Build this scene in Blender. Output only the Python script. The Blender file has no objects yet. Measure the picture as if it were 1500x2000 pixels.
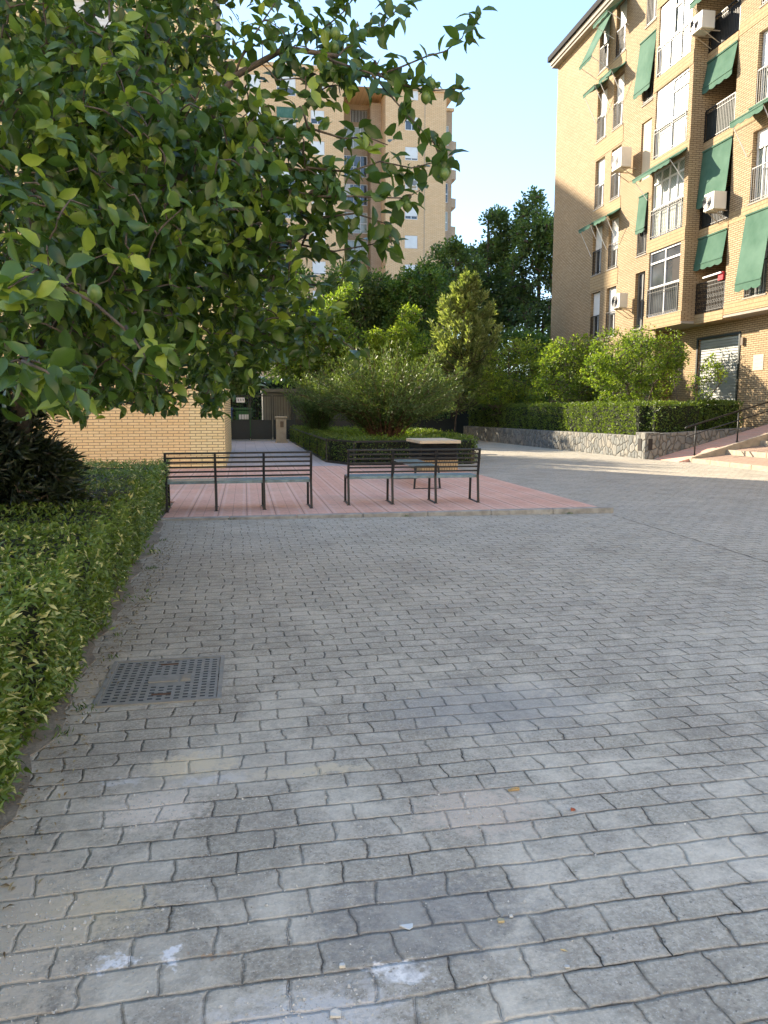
import bpy, math, random
import numpy as np
from mathutils import Vector, Matrix
rad = math.radians
sc = bpy.context.scene
col = sc.collection
random.seed(7)
RNG = np.random.default_rng(11)

# ------------------------------------------------------------------ camera
YAW = math.atan(270/1500); PITCH = math.atan(200/1500)
cd = bpy.data.cameras.new('camera'); cam = bpy.data.objects.new('camera', cd); col.objects.link(cam)
cam.location = (0, 0, 1.5)
cam.rotation_euler = (rad(90)-PITCH, 0, -YAW)
cd.sensor_fit = 'VERTICAL'; cd.sensor_height = 24; cd.lens = 24*1500/2000
cd.clip_start = 0.05; cd.clip_end = 600
sc.camera = cam
# ------------------------------------------------------------------ world, sun, exposure
SUN_EL = rad(22.5); SUN_DIR = Vector((-0.62, 0.785, 0)).normalized()      # towards the sun, horizontal
w = bpy.data.worlds.new('World'); sc.world = w; w.use_nodes = True
nt = w.node_tree; bg = nt.nodes['Background']
sky = nt.nodes.new('ShaderNodeTexSky'); sky.sky_type = 'NISHITA'; sky.sun_disc = False
sky.sun_elevation = SUN_EL; sky.sun_rotation = math.atan2(SUN_DIR.x, SUN_DIR.y) % (2*math.pi)
sky.altitude = 600; sky.air_density = 1.0; sky.dust_density = 0.3; sky.ozone_density = 3.5
gm = nt.nodes.new('ShaderNodeGamma'); gm.inputs[1].default_value = 0.62
nt.links.new(sky.outputs[0], gm.inputs[0]); hs = nt.nodes.new('ShaderNodeHueSaturation'); hs.inputs['Saturation'].default_value = 1.17; hs.inputs['Value'].default_value = 0.84; hs.inputs['Hue'].default_value = 0.504
nt.links.new(gm.outputs[0], hs.inputs['Color']); nt.links.new(hs.outputs[0], bg.inputs[0]); bg.inputs[1].default_value = 0.12
sd = bpy.data.lights.new('sun', 'SUN'); sd.energy = 2.0; sd.angle = rad(0.53); sd.color = (1, 0.86, 0.66)
so = bpy.data.objects.new('sun', sd); col.objects.link(so)
d3 = Vector((SUN_DIR.x*math.cos(SUN_EL), SUN_DIR.y*math.cos(SUN_EL), math.sin(SUN_EL)))
so.rotation_euler = d3.to_track_quat('Z', 'Y').to_euler(); so.location = (-20, 30, 40)
vs = sc.view_settings; vs.view_transform = 'Standard'; vs.look = 'None'; vs.gamma = 1; vs.exposure = 2.95
sc.cycles.max_bounces = 8; sc.cycles.transparent_max_bounces = 8; sc.cycles.transmission_bounces = 4

# ------------------------------------------------------------------ materials
class N:
    """small node-graph helper"""
    def __init__(s, name):
        s.m = bpy.data.materials.new(name); s.m.use_nodes = True
        s.t = s.m.node_tree; s.b = s.t.nodes['Principled BSDF']; s.out = s.t.nodes['Material Output']
        s._pos = None
    def n(s, typ, **k):
        x = s.t.nodes.new(typ)
        for a, v in k.items(): setattr(x, a, v)
        return x
    def l(s, a, b): s.t.links.new(a, b)
    def put(s, sock, v):
        if hasattr(v, 'is_linked') or hasattr(v, 'links'): s.l(v, sock)
        else: sock.default_value = v
    def pos(s):
        if s._pos is None: s._pos = s.n('ShaderNodeNewGeometry')
        return s._pos.outputs['Position']
    def nrm(s): s.pos(); return s._pos.outputs['Normal']
    def math(s, op, a, b=0.0, c=0.0, clamp=False):
        x = s.n('ShaderNodeMath', operation=op, use_clamp=clamp)
        s.put(x.inputs[0], a); s.put(x.inputs[1], b); s.put(x.inputs[2], c)
        return x.outputs[0]
    def vm(s, op, a, b=(0, 0, 0)):
        x = s.n('ShaderNodeVectorMath', operation=op); s.put(x.inputs[0], a)
        if op == 'SCALE': s.put(x.inputs['Scale'], b)
        else: s.put(x.inputs[1], b)
        return x.outputs['Value'] if op in ('LENGTH', 'DOT_PRODUCT', 'DISTANCE') else x.outputs[0]
    def noise(s, scale, detail=3, rough=0.55, vec=None, out=0, dist=0.0):
        x = s.n('ShaderNodeTexNoise'); x.inputs['Scale'].default_value = scale
        x.inputs['Detail'].default_value = detail; x.inputs['Roughness'].default_value = rough
        x.inputs['Distortion'].default_value = dist
        s.l(vec if vec is not None else s.pos(), x.inputs['Vector']); return x.outputs[out]
    def ramp(s, fac, stops, interp='LINEAR'):
        x = s.n('ShaderNodeValToRGB'); s.l(fac, x.inputs[0]); e = x.color_ramp.elements
        x.color_ramp.interpolation = interp
        while len(e) < len(stops): e.new(0.5)
        for i, (p, c) in enumerate(stops):
            e[i].position = p; e[i].color = (c, c, c, 1) if not isinstance(c, tuple) else (*c, 1)
        return x.outputs[0]
    def mix(s, fac, a, b, mode='MIX'):
        x = s.n('ShaderNodeMix', data_type='RGBA', blend_type=mode)
        for i, v in ((0, fac), (6, a), (7, b)):
            if isinstance(v, tuple): v = (*v, 1)
            s.put(x.inputs[i], v)
        return x.outputs[2]
    def bump(s, h, strength=0.5, dist=0.01, nrm=None):
        x = s.n('ShaderNodeBump'); x.inputs['Strength'].default_value = strength
        x.inputs['Distance'].default_value = dist; s.l(h, x.inputs['Height'])
        if nrm is not None: s.l(nrm, x.inputs['Normal'])
        return x.outputs[0]
    def fin(s, colr=None, rough=0.6, metal=0.0, nrm=None, spec=0.5):
        if colr is not None: s.put(s.b.inputs['Base Color'], (*colr, 1) if isinstance(colr, tuple) else colr)
        s.put(s.b.inputs['Roughness'], rough); s.b.inputs['Metallic'].default_value = metal
        s.b.inputs['Specular IOR Level'].default_value = spec
        if nrm is not None: s.l(nrm, s.b.inputs['Normal'])
        return s.m

def plain(name, c, rough=0.5, metal=0.0, var=0.12, scale=6.0, bump=0.0, spec=0.5):
    g = N(name); f = g.noise(scale, 4)
    lo = tuple(v*(1-var*1.6) for v in c); hi = tuple(min(1, v*(1+var)) for v in c)
    cc = g.ramp(f, [(0.3, lo), (0.7, hi)])
    nn = g.bump(g.noise(scale*12, 3), bump, 0.004) if bump else None
    return g.fin(cc, rough, metal, nn, spec)

def wall_uv(g):
    n = g.n('ShaderNodeSeparateXYZ'); g.l(g.nrm(), n.inputs[0])
    p = g.n('ShaderNodeSeparateXYZ'); g.l(g.pos(), p.inputs[0])
    ax = g.math('GREATER_THAN', g.math('ABSOLUTE', n.outputs[0]), 0.5)
    u = g.math('ADD', g.math('MULTIPLY', p.outputs[0], g.math('SUBTRACT', 1.0, ax)), g.math('MULTIPLY', p.outputs[1], ax))
    c = g.n('ShaderNodeCombineXYZ'); g.l(u, c.inputs[0]); g.l(p.outputs[2], c.inputs[1])
    return c.outputs[0]

def brick(name, c1, c2, mortar, bw=0.26, bh=0.072, mw=0.009, stain=0.25, spread=None):
    g = N(name); uv = wall_uv(g)
    br = g.n('ShaderNodeTexBrick'); g.l(uv, br.inputs['Vector'])
    br.inputs['Color1'].default_value = (*c1, 1); br.inputs['Color2'].default_value = (*c2, 1)
    br.inputs['Mortar'].default_value = (*mortar, 1); br.inputs['Scale'].default_value = 1
    br.inputs['Mortar Size'].default_value = mw; br.inputs['Mortar Smooth'].default_value = 0.3
    br.inputs['Brick Width'].default_value = bw; br.inputs['Row Height'].default_value = bh
    big = g.noise(0.5, 5, 0.6)
    c = g.mix(g.ramp(big, [(0.35, 0.0), (0.75, stain)]), br.outputs['Color'], tuple(v*0.55 for v in c1))
    streak = g.n('ShaderNodeMapping'); g.l(uv, streak.inputs[0]); streak.inputs['Scale'].default_value = (3.0, 0.35, 1)
    st = g.noise(2.2, 4, 0.6, streak.outputs[0])
    c = g.mix(g.ramp(st, [(0.5, 0.0), (0.8, stain*0.9)]), c, tuple(v*0.6 for v in c2))
    fine = g.noise(30, 3)
    c = g.mix(0.25, c, g.ramp(fine, [(0.3, 0.35), (0.7, 1.0)]), 'MULTIPLY')
    h = g.math('ADD', g.math('MULTIPLY', br.outputs['Fac'], -1.0), g.math('MULTIPLY', fine, 0.3))
    return g.fin(c, 0.85, 0, g.bump(h, 0.6, 0.008), 0.3)

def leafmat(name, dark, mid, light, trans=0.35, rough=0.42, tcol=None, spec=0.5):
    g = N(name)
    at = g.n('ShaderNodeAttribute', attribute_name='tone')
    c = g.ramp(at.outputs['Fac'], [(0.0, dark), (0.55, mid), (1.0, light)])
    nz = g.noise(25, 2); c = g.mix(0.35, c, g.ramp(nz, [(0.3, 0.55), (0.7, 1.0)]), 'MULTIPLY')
    g.fin(c, rough, 0, None, spec)
    tr = g.n('ShaderNodeBsdfTranslucent')
    tc = g.mix(1.0, c, tcol or (1.0, 1.0, 0.45), 'MULTIPLY'); tc = g.mix(0.35, tc, (0.30, 0.42, 0.03))
    g.l(tc, tr.inputs[0])
    mx = g.n('ShaderNodeMixShader'); mx.inputs[0].default_value = trans
    g.l(g.b.outputs[0], mx.inputs[1]); g.l(tr.outputs[0], mx.inputs[2]); g.l(mx.outputs[0], g.out.inputs[0])
    return g.m

# ------------------------------------------------------------------ object helpers
ORG = {}
def tag(o, label=None, cat=None, group=None, kind=None):
    if label: o['label'] = label
    if cat: o['category'] = cat
    if group: o['group'] = group
    if kind: o['kind'] = kind
    return o
def thing(name, label, cat, loc=(0, 0, 0), group=None):
    o = bpy.data.objects.new(name, None); col.objects.link(o); o.location = loc
    o.empty_display_size = 0.2; ORG[o.name] = Vector(loc)
    return tag(o, label, cat, group)
class MB:
    def __init__(s): s.v = []; s.f = []; s.mi = []; s.cur = 0
    def add(s, vs, fs):
        b = len(s.v); s.v += [tuple(q) for q in vs]
        for f in fs: s.f.append([b+i for i in f]); s.mi.append(s.cur)
        return s
    def box(s, x0, x1, y0, y1, z0, z1):
        if x0 > x1: x0, x1 = x1, x0
        if y0 > y1: y0, y1 = y1, y0
        if z0 > z1: z0, z1 = z1, z0
        vs = [(x, y, z) for x in (x0, x1) for y in (y0, y1) for z in (z0, z1)]
        return s.add(vs, [(0, 1, 3, 2), (4, 6, 7, 5), (0, 4, 5, 1), (2, 3, 7, 6), (0, 2, 6, 4), (1, 5, 7, 3)])
    def quad(s, a, b, c, d): return s.add([a, b, c, d], [(0, 1, 2, 3)])
    def prism(s, poly, z0, z1):
        n = len(poly); a = sum(poly[i][0]*poly[(i+1) % n][1]-poly[(i+1) % n][0]*poly[i][1] for i in range(n))
        if a < 0: poly = poly[::-1]
        zz = lambda z, p: z(*p[:2]) if callable(z) else z
        vs = [(p[0], p[1], zz(z0, p)) for p in poly]+[(p[0], p[1], zz(z1, p)) for p in poly]
        fs = [tuple(range(n))[::-1], tuple(range(n, 2*n))]+[(i, (i+1) % n, (i+1) % n+n, i+n) for i in range(n)]
        return s.add(vs, fs)
    def bar(s, a, b, w, h=None, up=(0, 0, 1)):
        h = h or w; a = Vector(a); b = Vector(b); d = (b-a).normalized(); u = Vector(up)
        if abs(d.dot(u)) > 0.95: u = Vector((1, 0, 0))
        r = d.cross(u).normalized(); u = r.cross(d).normalized(); r *= w/2; u *= h/2
        vs = [a-r-u, a+r-u, a+r+u, a-r+u, b-r-u, b+r-u, b+r+u, b-r+u]
        return s.add(vs, [(3, 2, 1, 0), (4, 5, 6, 7), (0, 1, 5, 4), (1, 2, 6, 5), (2, 3, 7, 6), (3, 0, 4, 7)])
    def tube(s, pts, rs, n=8, cap=True):
        pts = [Vector(p) for p in pts]
        if not isinstance(rs, (list, tuple)): rs = [rs]*len(pts)
        base = len(s.v); prev = None
        for i, p in enumerate(pts):
            d = (pts[min(i+1, len(pts)-1)]-pts[max(i-1, 0)]).normalized()
            if prev is None:
                u = Vector((0, 0, 1)) if abs(d.z) < 0.9 else Vector((1, 0, 0))
                r = d.cross(u).normalized()
            else: r = (prev-d*prev.dot(d)).normalized()
            prev = r; q = d.cross(r)
            for k in range(n):
                t = 2*math.pi*k/n; s.v.append(tuple(p+(r*math.cos(t)+q*math.sin(t))*rs[i]))
        for i in range(len(pts)-1):
            for k in range(n):
                a = base+i*n+k; b = base+i*n+(k+1) % n
                s.f.append([a, b, b+n, a+n]); s.mi.append(s.cur)
        if cap:
            s.f.append([base+k for k in range(n)][::-1]); s.mi.append(s.cur)
            s.f.append([base+(len(pts)-1)*n+k for k in range(n)]); s.mi.append(s.cur)
        return s
    def lathe(s, prof, c, n=16):
        base = len(s.v)
        for r, z in prof:
            for k in range(n):
                t = 2*math.pi*k/n; s.v.append((c[0]+r*math.cos(t), c[1]+r*math.sin(t), c[2]+z))
        for i in range(len(prof)-1):
            for k in range(n):
                a = base+i*n+k; b = base+i*n+(k+1) % n; s.f.append([a, b, b+n, a+n]); s.mi.append(s.cur)
        return s
    def build(s, name, mat, parent=None, smooth=False, bevel=0.0, mats=None):
        o0 = ORG[parent.name] if parent is not None else Vector((0, 0, 0))
        me = bpy.data.meshes.new(name)
        me.from_pydata([(a-o0.x, b-o0.y, c-o0.z) for a, b, c in s.v], [], s.f)
        for m in (mats or [mat]): me.materials.append(m)
        if mats: me.polygons.foreach_set('material_index', s.mi)
        if smooth: me.polygons.foreach_set('use_smooth', [True]*len(me.polygons))
        me.update()
        o = bpy.data.objects.new(name, me); col.objects.link(o)
        if parent is not None: o.parent = parent
        ORG[o.name] = o0
        if bevel:
            b = o.modifiers.new('bevel', 'BEVEL'); b.width = bevel; b.segments = 2; b.limit_method = 'ANGLE'
        return o
def copy_tree(o, parent=None):
    c = o.copy(); col.objects.link(c); c.parent = parent
    ORG[c.name] = ORG[o.name]
    for ch in list(o.children): copy_tree(ch, c)
    return c

# ------------------------------------------------------------------ foliage helpers
def norm(a): return a/np.maximum(np.linalg.norm(a, axis=1, keepdims=True), 1e-9)
TPL = {
 'broad': (np.array([[0, 0, 0], [.16, .30, .05], [.16, 0, -.01], [.16, -.30, .05], [.42, .50, .08], [.42, 0, -.015], [.42, -.50, .08], [.72, .37, 0], [.72, 0, -.08], [.72, -.37, 0], [.90, .13, -.12], [.90, -.13, -.12], [1.02, 0, -.22]]),
           [(0, 2, 1), (0, 3, 2), (1, 2, 5, 4), (2, 3, 6, 5), (4, 5, 8, 7), (5, 6, 9, 8), (7, 8, 10), (8, 9, 11), (8, 11, 12, 10)]),
 'blade': (np.array([[0, 0, 0], [.45, .5, .10], [.5, 0, 0], [.45, -.5, .10], [1, 0, -.22]]), [(0, 2, 1), (0, 3, 2), (1, 2, 4), (2, 3, 4)]),
 'card': (np.array([[0, 0, 0], [.5, .5, .12], [.5, -.5, .12], [1, 0, -.1]]), [(0, 2, 3), (0, 3, 1)]),
}
def leaves(name, P, D, U, L, W, tone, mat, parent=None, tpl='broad', smooth=True, extra=None):
    """one mesh of many leaves: P base points, D directions, U approximate upper-side normals"""
    T, F = TPL[tpl]; n = len(P); D = norm(D); S = norm(np.cross(U, D)); Nn = np.cross(D, S)
    V = (P[:, None, :]+D[:, None, :]*(T[None, :, 0:1]*L[:, None, None])+S[:, None, :]*(T[None, :, 1:2]*W[:, None, None])
         + Nn[:, None, :]*(T[None, :, 2:3]*L[:, None, None])).reshape(-1, 3)
    o0 = ORG[parent.name] if parent is not None else Vector((0, 0, 0))
    V = V-np.array(o0)[None, :]
    k = len(T); offs = (np.arange(n)*k)
    idx = []; tot = []
    for f in F: tot.append(len(f)); idx += list(f)
    idx = np.array(idx); loops = (offs[:, None]+idx[None, :]).reshape(-1)
    lt = np.tile(np.array(tot), n); ls = np.concatenate([[0], np.cumsum(lt)[:-1]])
    me = bpy.data.meshes.new(name); me.vertices.add(len(V)); me.vertices.foreach_set('co', V.astype(np.float32).ravel())
    me.loops.add(len(loops)); me.loops.foreach_set('vertex_index', loops.astype(np.int32))
    me.polygons.add(len(lt)); me.polygons.foreach_set('loop_start', ls.astype(np.int32)); me.polygons.foreach_set('loop_total', lt.astype(np.int32))
    if smooth: me.polygons.foreach_set('use_smooth', np.ones(len(lt), dtype=bool))
    me.update(calc_edges=True)
    a = me.attributes.new('tone', 'FLOAT', 'POINT'); a.data.foreach_set('value', np.repeat(tone, k).astype(np.float32))
    me.materials.append(mat); me.validate()
    o = bpy.data.objects.new(name, me); col.objects.link(o)
    if parent is not None: o.parent = parent
    ORG[o.name] = o0
    return o
def rdir(n, rng): return norm(rng.normal(size=(n, 3)))
def blob_points(blobs, n, rng, shell=0.5):
    B = np.array([(b[0], b[1], b[2], b[3], b[4] if len(b) > 4 else b[3], b[5] if len(b) > 5 else b[3]) for b in blobs], float)
    vol = (B[:, 3]*B[:, 4]*B[:, 5])**0.62; k = rng.choice(len(B), n, p=vol/vol.sum())
    d = rdir(n, rng); r = (shell+(1-shell)*rng.random(n))[:, None]**0.7
    return B[k, :3]+d*r*B[k, 3:6], d
def grow(limbs, anchors, rng, r0=0.05, rt=0.006, seg=0.25, sag=0.1):
    """limbs: list of point lists; every anchor is joined to the nearest grown point by a thin curved branch"""
    nodes = []; paths = []
    for L in limbs:
        pts = [np.array(p[:3], float) for p in L]; dense = []
        for a, b in zip(pts[:-1], pts[1:]):
            m = max(1, int(np.linalg.norm(b-a)/seg))
            dense += [a+(b-a)*i/m for i in range(m)]
        dense.append(pts[-1]); nodes += dense
    A = np.array(nodes); root = np.array(nodes)
    dist = [np.min(np.linalg.norm(root-p, axis=1)) for p in anchors]
    for i in np.argsort(dist):
        p = anchors[i]; dd = np.linalg.norm(A-p, axis=1)+0.35*np.maximum(0, A[:, 2]-p[2]); j = int(np.argmin(dd)); q = A[j]
        ln = np.linalg.norm(p-q)
        if ln < 0.02: continue
        m = q*0.5+p*0.5+rng.normal(size=3)*ln*0.10+np.array([0, 0, sag*ln])
        path = [q, q*.3+m*.7 if False else (q+m)/2+np.array([0, 0, sag*ln*.3]), m, p]
        paths.append((path, ln)); A = np.vstack([A, path[1:]])
    return paths
def tree_wood(mb, limbs, rads, paths, rb, rt, n=6):
    for L, r in zip(limbs, rads):
        k = len(L); mb.tube(L, [r[0]*(r[1]/r[0])**(i/(k-1)) for i in range(k)], 8)
    for p, ln in paths: mb.tube([Vector(q) for q in p], [rb, rb*.75+rt*.25, rb*.5+rt*.5, rt], n-1, cap=False)
def broadleaf(name, label, cat, base, limbs, rads, blobs, nclus, nleaf, rc, L, asp, bark, mat, group=None, seed=1,
              shell=0.45, tpl='card', tone=(0.35, 0.25), droop=0.2, up=0.5, rb=0.03, rt=0.008, wood=True, crown='crown', trunk='trunk', tiptone=0.0, cut=None):
    rng = np.random.default_rng(seed)
    root = thing(name, label, cat, base, group)
    C, dirs = blob_points(blobs, nclus, rng, shell)
    C = C[C[:, 2] > base[2]+0.12]
    if wood:
        mb = MB(); tree_wood(mb, limbs, rads, grow(limbs, C, rng), rb, rt); mb.build(trunk, bark, root, smooth=True)
    m = len(C); k = np.repeat(np.arange(m), nleaf); n = len(k)
    cen = np.mean(C, axis=0); sc_ = rng.uniform(.6, 1.25, m)[k]
    off = rdir(n, rng)*(rng.random(n)**0.5)[:, None]*rc*sc_[:, None]; off[:, 2] *= .8
    P = C[k]+off; P[:, 2] = np.maximum(P[:, 2], base[2]+0.03)
    D = norm(off)*0.8+norm(P-cen)*0.6+rdir(n, rng)*0.7; D[:, 2] -= droop
    U = rdir(n, rng)*0.9+np.array([0, 0, up]); tn = rng.normal(tone[0], tone[1], n)+rng.normal(0, .12, m)[k]
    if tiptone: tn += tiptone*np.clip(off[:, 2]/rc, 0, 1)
    Ls = L*rng.uniform(.7, 1.25, n)
    if cut is not None: q = ~cut(P); P, D, U, Ls, tn = P[q], D[q], U[q], Ls[q], tn[q]
    leaves(crown, P, D, U, Ls, Ls*asp, np.clip(tn, 0, 1), mat, root, tpl)
    return root
def plume(name, label, cat, base, stems, mat, bark, group=None, seed=1, L=.12, asp=.2, per=40, spread=.25, tone=(.4, .25), crown='crown', trunk='trunk', up=.5, wood_r=.02):
    """shrub or conifer made of many feathery shoots; stems = list of (points, radius of leafy sleeve, start fraction)"""
    rng = np.random.default_rng(seed); root = thing(name, label, cat, base, group); mb = MB(); PP = []; DD = []; TT = []
    for pts, sl, st in stems:
        pts = np.array(pts, float); mb.tube([Vector(p) for p in pts], [wood_r*(1-.75*i/(len(pts)-1)) for i in range(len(pts))], 5, cap=False)
        n = per; t = st+(1-st)*rng.random(n)**.8; x = t*(len(pts)-1); i = np.minimum(x.astype(int), len(pts)-2); f = (x-i)[:, None]
        c = pts[i]*(1-f)+pts[i+1]*f; ax = norm(pts[i+1]-pts[i])
        off = rdir(n, rng)*(rng.random(n)**.7*sl*(1.1-.6*t))[:, None]
        PP.append(c+off); DD.append(ax*(.6)+norm(off)*.6+np.array([0, 0, up])*.5+rdir(n, rng)*spread); TT.append(np.clip(rng.normal(tone[0], tone[1], n)+.25*(t-.5)+rng.normal(0, .1), 0, 1))
    P = np.vstack(PP); D = np.vstack(DD); n = len(P); Ls = L*rng.uniform(.6, 1.3, n)
    mb.build(trunk, bark, root, smooth=True)
    leaves(crown, P, D, rdir(n, rng)+np.array([0, 0, .4]), Ls, Ls*asp, np.concatenate(TT), mat, root, 'card')
    return root
# ------------------------------------------------------------------ pixel -> world helpers used to read positions off the photo
_cy, _sy, _cp, _sp = math.cos(YAW), math.sin(YAW), math.cos(PITCH), math.sin(PITCH)
def ray(px, py):
    a = (px-750)/1500; b = (1000-py)/1500
    return Vector((_sy*_cp+a*_cy+b*_sy*_sp, _cy*_cp-a*_sy+b*_cy*_sp, -_sp+b*_cp))
def at(px, py, Y):
    r = ray(px, py); t = Y/r.y; return (r.x*t, Y, 1.5+r.z*t)
def atd(px, py, d):
    r = ray(px, py); return (r.x*d, r.y*d, 1.5+r.z*d)
def gr(px, py, z=0.0):
    r = ray(px, py); t = (z-1.5)/r.z; return (r.x*t, r.y*t, z)
def blobs_at(lst, Y, dY=1.0, s=1.0):
    out = []
    for i, (px, py, r) in enumerate(lst):
        yy = Y+((i*37) % 7-3)/3*dY; p = at(px, py, yy); R = r*yy/1500*s
        out.append((p[0], p[1], p[2], R, R*1.1, R))
    return out

# ------------------------------------------------------------------ shared materials
M = {}
M['black'] = plain('black_paint', (0.008, 0.009, 0.010), 0.5, 0.0, 0.2, 8)
M['dark_metal'] = plain('dark_green_metal', (0.008, 0.016, 0.018), 0.45, 0, 0.2, 3)
M['white'] = plain('white_frame', (0.72, 0.73, 0.74), 0.4, 0, 0.05, 3)
M['shutter'] = plain('roller_shutter', (0.70, 0.70, 0.68), 0.5, 0, 0.05, 2)
M['grey_frame'] = plain('grey_frame', (0.20, 0.20, 0.19), 0.45, 0, 0.1, 3)
M['ac'] = plain('ac_casing', (0.66, 0.63, 0.55), 0.5, 0, 0.06, 2)
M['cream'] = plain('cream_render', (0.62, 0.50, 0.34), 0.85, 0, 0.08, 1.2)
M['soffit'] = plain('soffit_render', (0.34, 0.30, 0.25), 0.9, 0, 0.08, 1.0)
M['gutter'] = plain('gutter_metal', (0.02, 0.02, 0.022), 0.8, 0, 0.1, 2, 0, .1)
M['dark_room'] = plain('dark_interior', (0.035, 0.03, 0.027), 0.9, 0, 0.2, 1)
M['curtain'] = plain('curtain', (0.55, 0.55, 0.50), 0.9, 0, 0.15, 5)
M['bark'] = plain('bark', (0.10, 0.072, 0.05), 0.9, 0, 0.35, 12, 0.6)
M['lbark'] = plain('lemon_bark', (0.105, 0.082, 0.062), 0.85, 0, 0.35, 22, 0.5)
M['red_stem'] = plain('reddish_stem', (0.14, 0.07, 0.045), 0.85, 0, 0.25, 12)
M['soil'] = plain('soil', (0.10, 0.075, 0.05), 0.95, 0, 0.3, 9, 0.8)
M['core'] = plain('hedge_gap_shade', (0.012, 0.017, 0.006), 0.95, 0, 0.4, 14)  # near-black colour stands for the shade between hedge leaves
M['concrete'] = plain('kerb_concrete', (0.34, 0.32, 0.28), 0.85, 0, 0.2, 9, 0.5)
M['cream_kerb'] = plain('cream_kerb', (0.40, 0.33, 0.24), 0.85, 0, 0.15, 7, 0.4)
M['slab'] = plain('pale_slab', (0.60, 0.48, 0.32), 0.6, 0, 0.06, 4)
M['pillar'] = plain('sand_concrete', (0.38, 0.34, 0.26), 0.85, 0, 0.1, 5, 0.3)
M['brown'] = plain('brown_grille', (0.16, 0.12, 0.08), 0.7, 0, 0.1, 5)
M['red'] = plain('red_cloth', (0.5, 0.03, 0.04), 0.8, 0, 0.1, 5)
M['tank'] = plain('grey_cladding', (0.17, 0.18, 0.18), 0.7, 0, 0.1, 2)
M['green_bin'] = plain('green_plastic', (0.01, 0.11, 0.02), 0.45, 0, 0.1, 2)
M['blue_bin'] = plain('blue_plastic', (0.03, 0.09, 0.26), 0.45, 0, 0.1, 2)
M['silver'] = plain('silver_fan', (0.3, 0.3, 0.3), 0.4, 0.2, 0.1, 5)
def awning_mat():
    g = N('green_awning'); f = g.noise(1.2, 4)
    c = g.ramp(f, [(0.3, (0.07, 0.165, 0.110)), (0.7, (0.14, 0.255, 0.185))])
    w_ = g.n('ShaderNodeTexWave'); w_.inputs['Scale'].default_value = 1.3; w_.inputs['Distortion'].default_value = 3
    g.l(g.pos(), w_.inputs[0]); g.fin(c, 0.85, 0, g.bump(w_.outputs['Fac'], 0.25, 0.05), 0.2)
    tr = g.n('ShaderNodeBsdfTranslucent'); g.l(c, tr.inputs[0]); mx = g.n('ShaderNodeMixShader'); mx.inputs[0].default_value = 0.3
    g.l(g.b.outputs[0], mx.inputs[1]); g.l(tr.outputs[0], mx.inputs[2]); g.l(mx.outputs[0], g.out.inputs[0]); return g.m
M['awning'] = awning_mat()
def glass():
    g = N('window_glass'); f = g.noise(0.8, 2)
    return g.fin(g.ramp(f, [(0.35, (0.02, 0.024, 0.028)), (0.7, (0.10, 0.11, 0.12))]), 0.08, 0, None, 0.9)
M['glass'] = glass()
def curtain_glass():
    g = N('curtained_glass'); w_ = g.n('ShaderNodeTexWave', bands_direction='DIAGONAL'); w_.inputs['Scale'].default_value = 4.5
    w_.inputs['Distortion'].default_value = 1.5; g.l(g.pos(), w_.inputs[0])
    g.fin(g.ramp(w_.outputs['Fac'], [(0.2, (0.22, 0.25, 0.22)), (0.8, (0.42, 0.46, 0.40))]), 0.25, 0, None, 0.6)
    g.b.inputs['Coat Weight'].default_value = 0.6; g.b.inputs['Coat Roughness'].default_value = 0.04; return g.m
M['curtain_glass'] = curtain_glass()
M['brick_r'] = brick('yellow_brick', (0.43, 0.31, 0.175), (0.52, 0.39, 0.235), (0.14, 0.09, 0.048), 0.25, 0.068, 0.012, 0.42)
M['brick_band'] = brick('soldier_brick', (0.46, 0.33, 0.175), (0.54, 0.40, 0.22), (0.2, 0.125, 0.065), 0.062, 0.125, 0.009, 0.3)
M['brick_l'] = brick('cream_brick', (0.90, 0.68, 0.33), (0.94, 0.75, 0.40), (0.30, 0.20, 0.10), 0.27, 0.070, 0.009, 0.12)
M['brick_o'] = brick('salmon_brick', (0.90, 0.62, 0.29), (0.94, 0.69, 0.35), (0.36, 0.21, 0.11), 0.27, 0.070, 0.0085, 0.10)
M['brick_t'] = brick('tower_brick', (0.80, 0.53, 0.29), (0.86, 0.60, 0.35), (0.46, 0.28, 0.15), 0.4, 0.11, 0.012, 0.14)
M['brick_t2'] = brick('tower_brick_recess', (0.46, 0.34, 0.23), (0.52, 0.39, 0.27), (0.34, 0.23, 0.15), 0.4, 0.11, 0.012, 0.14)

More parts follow.
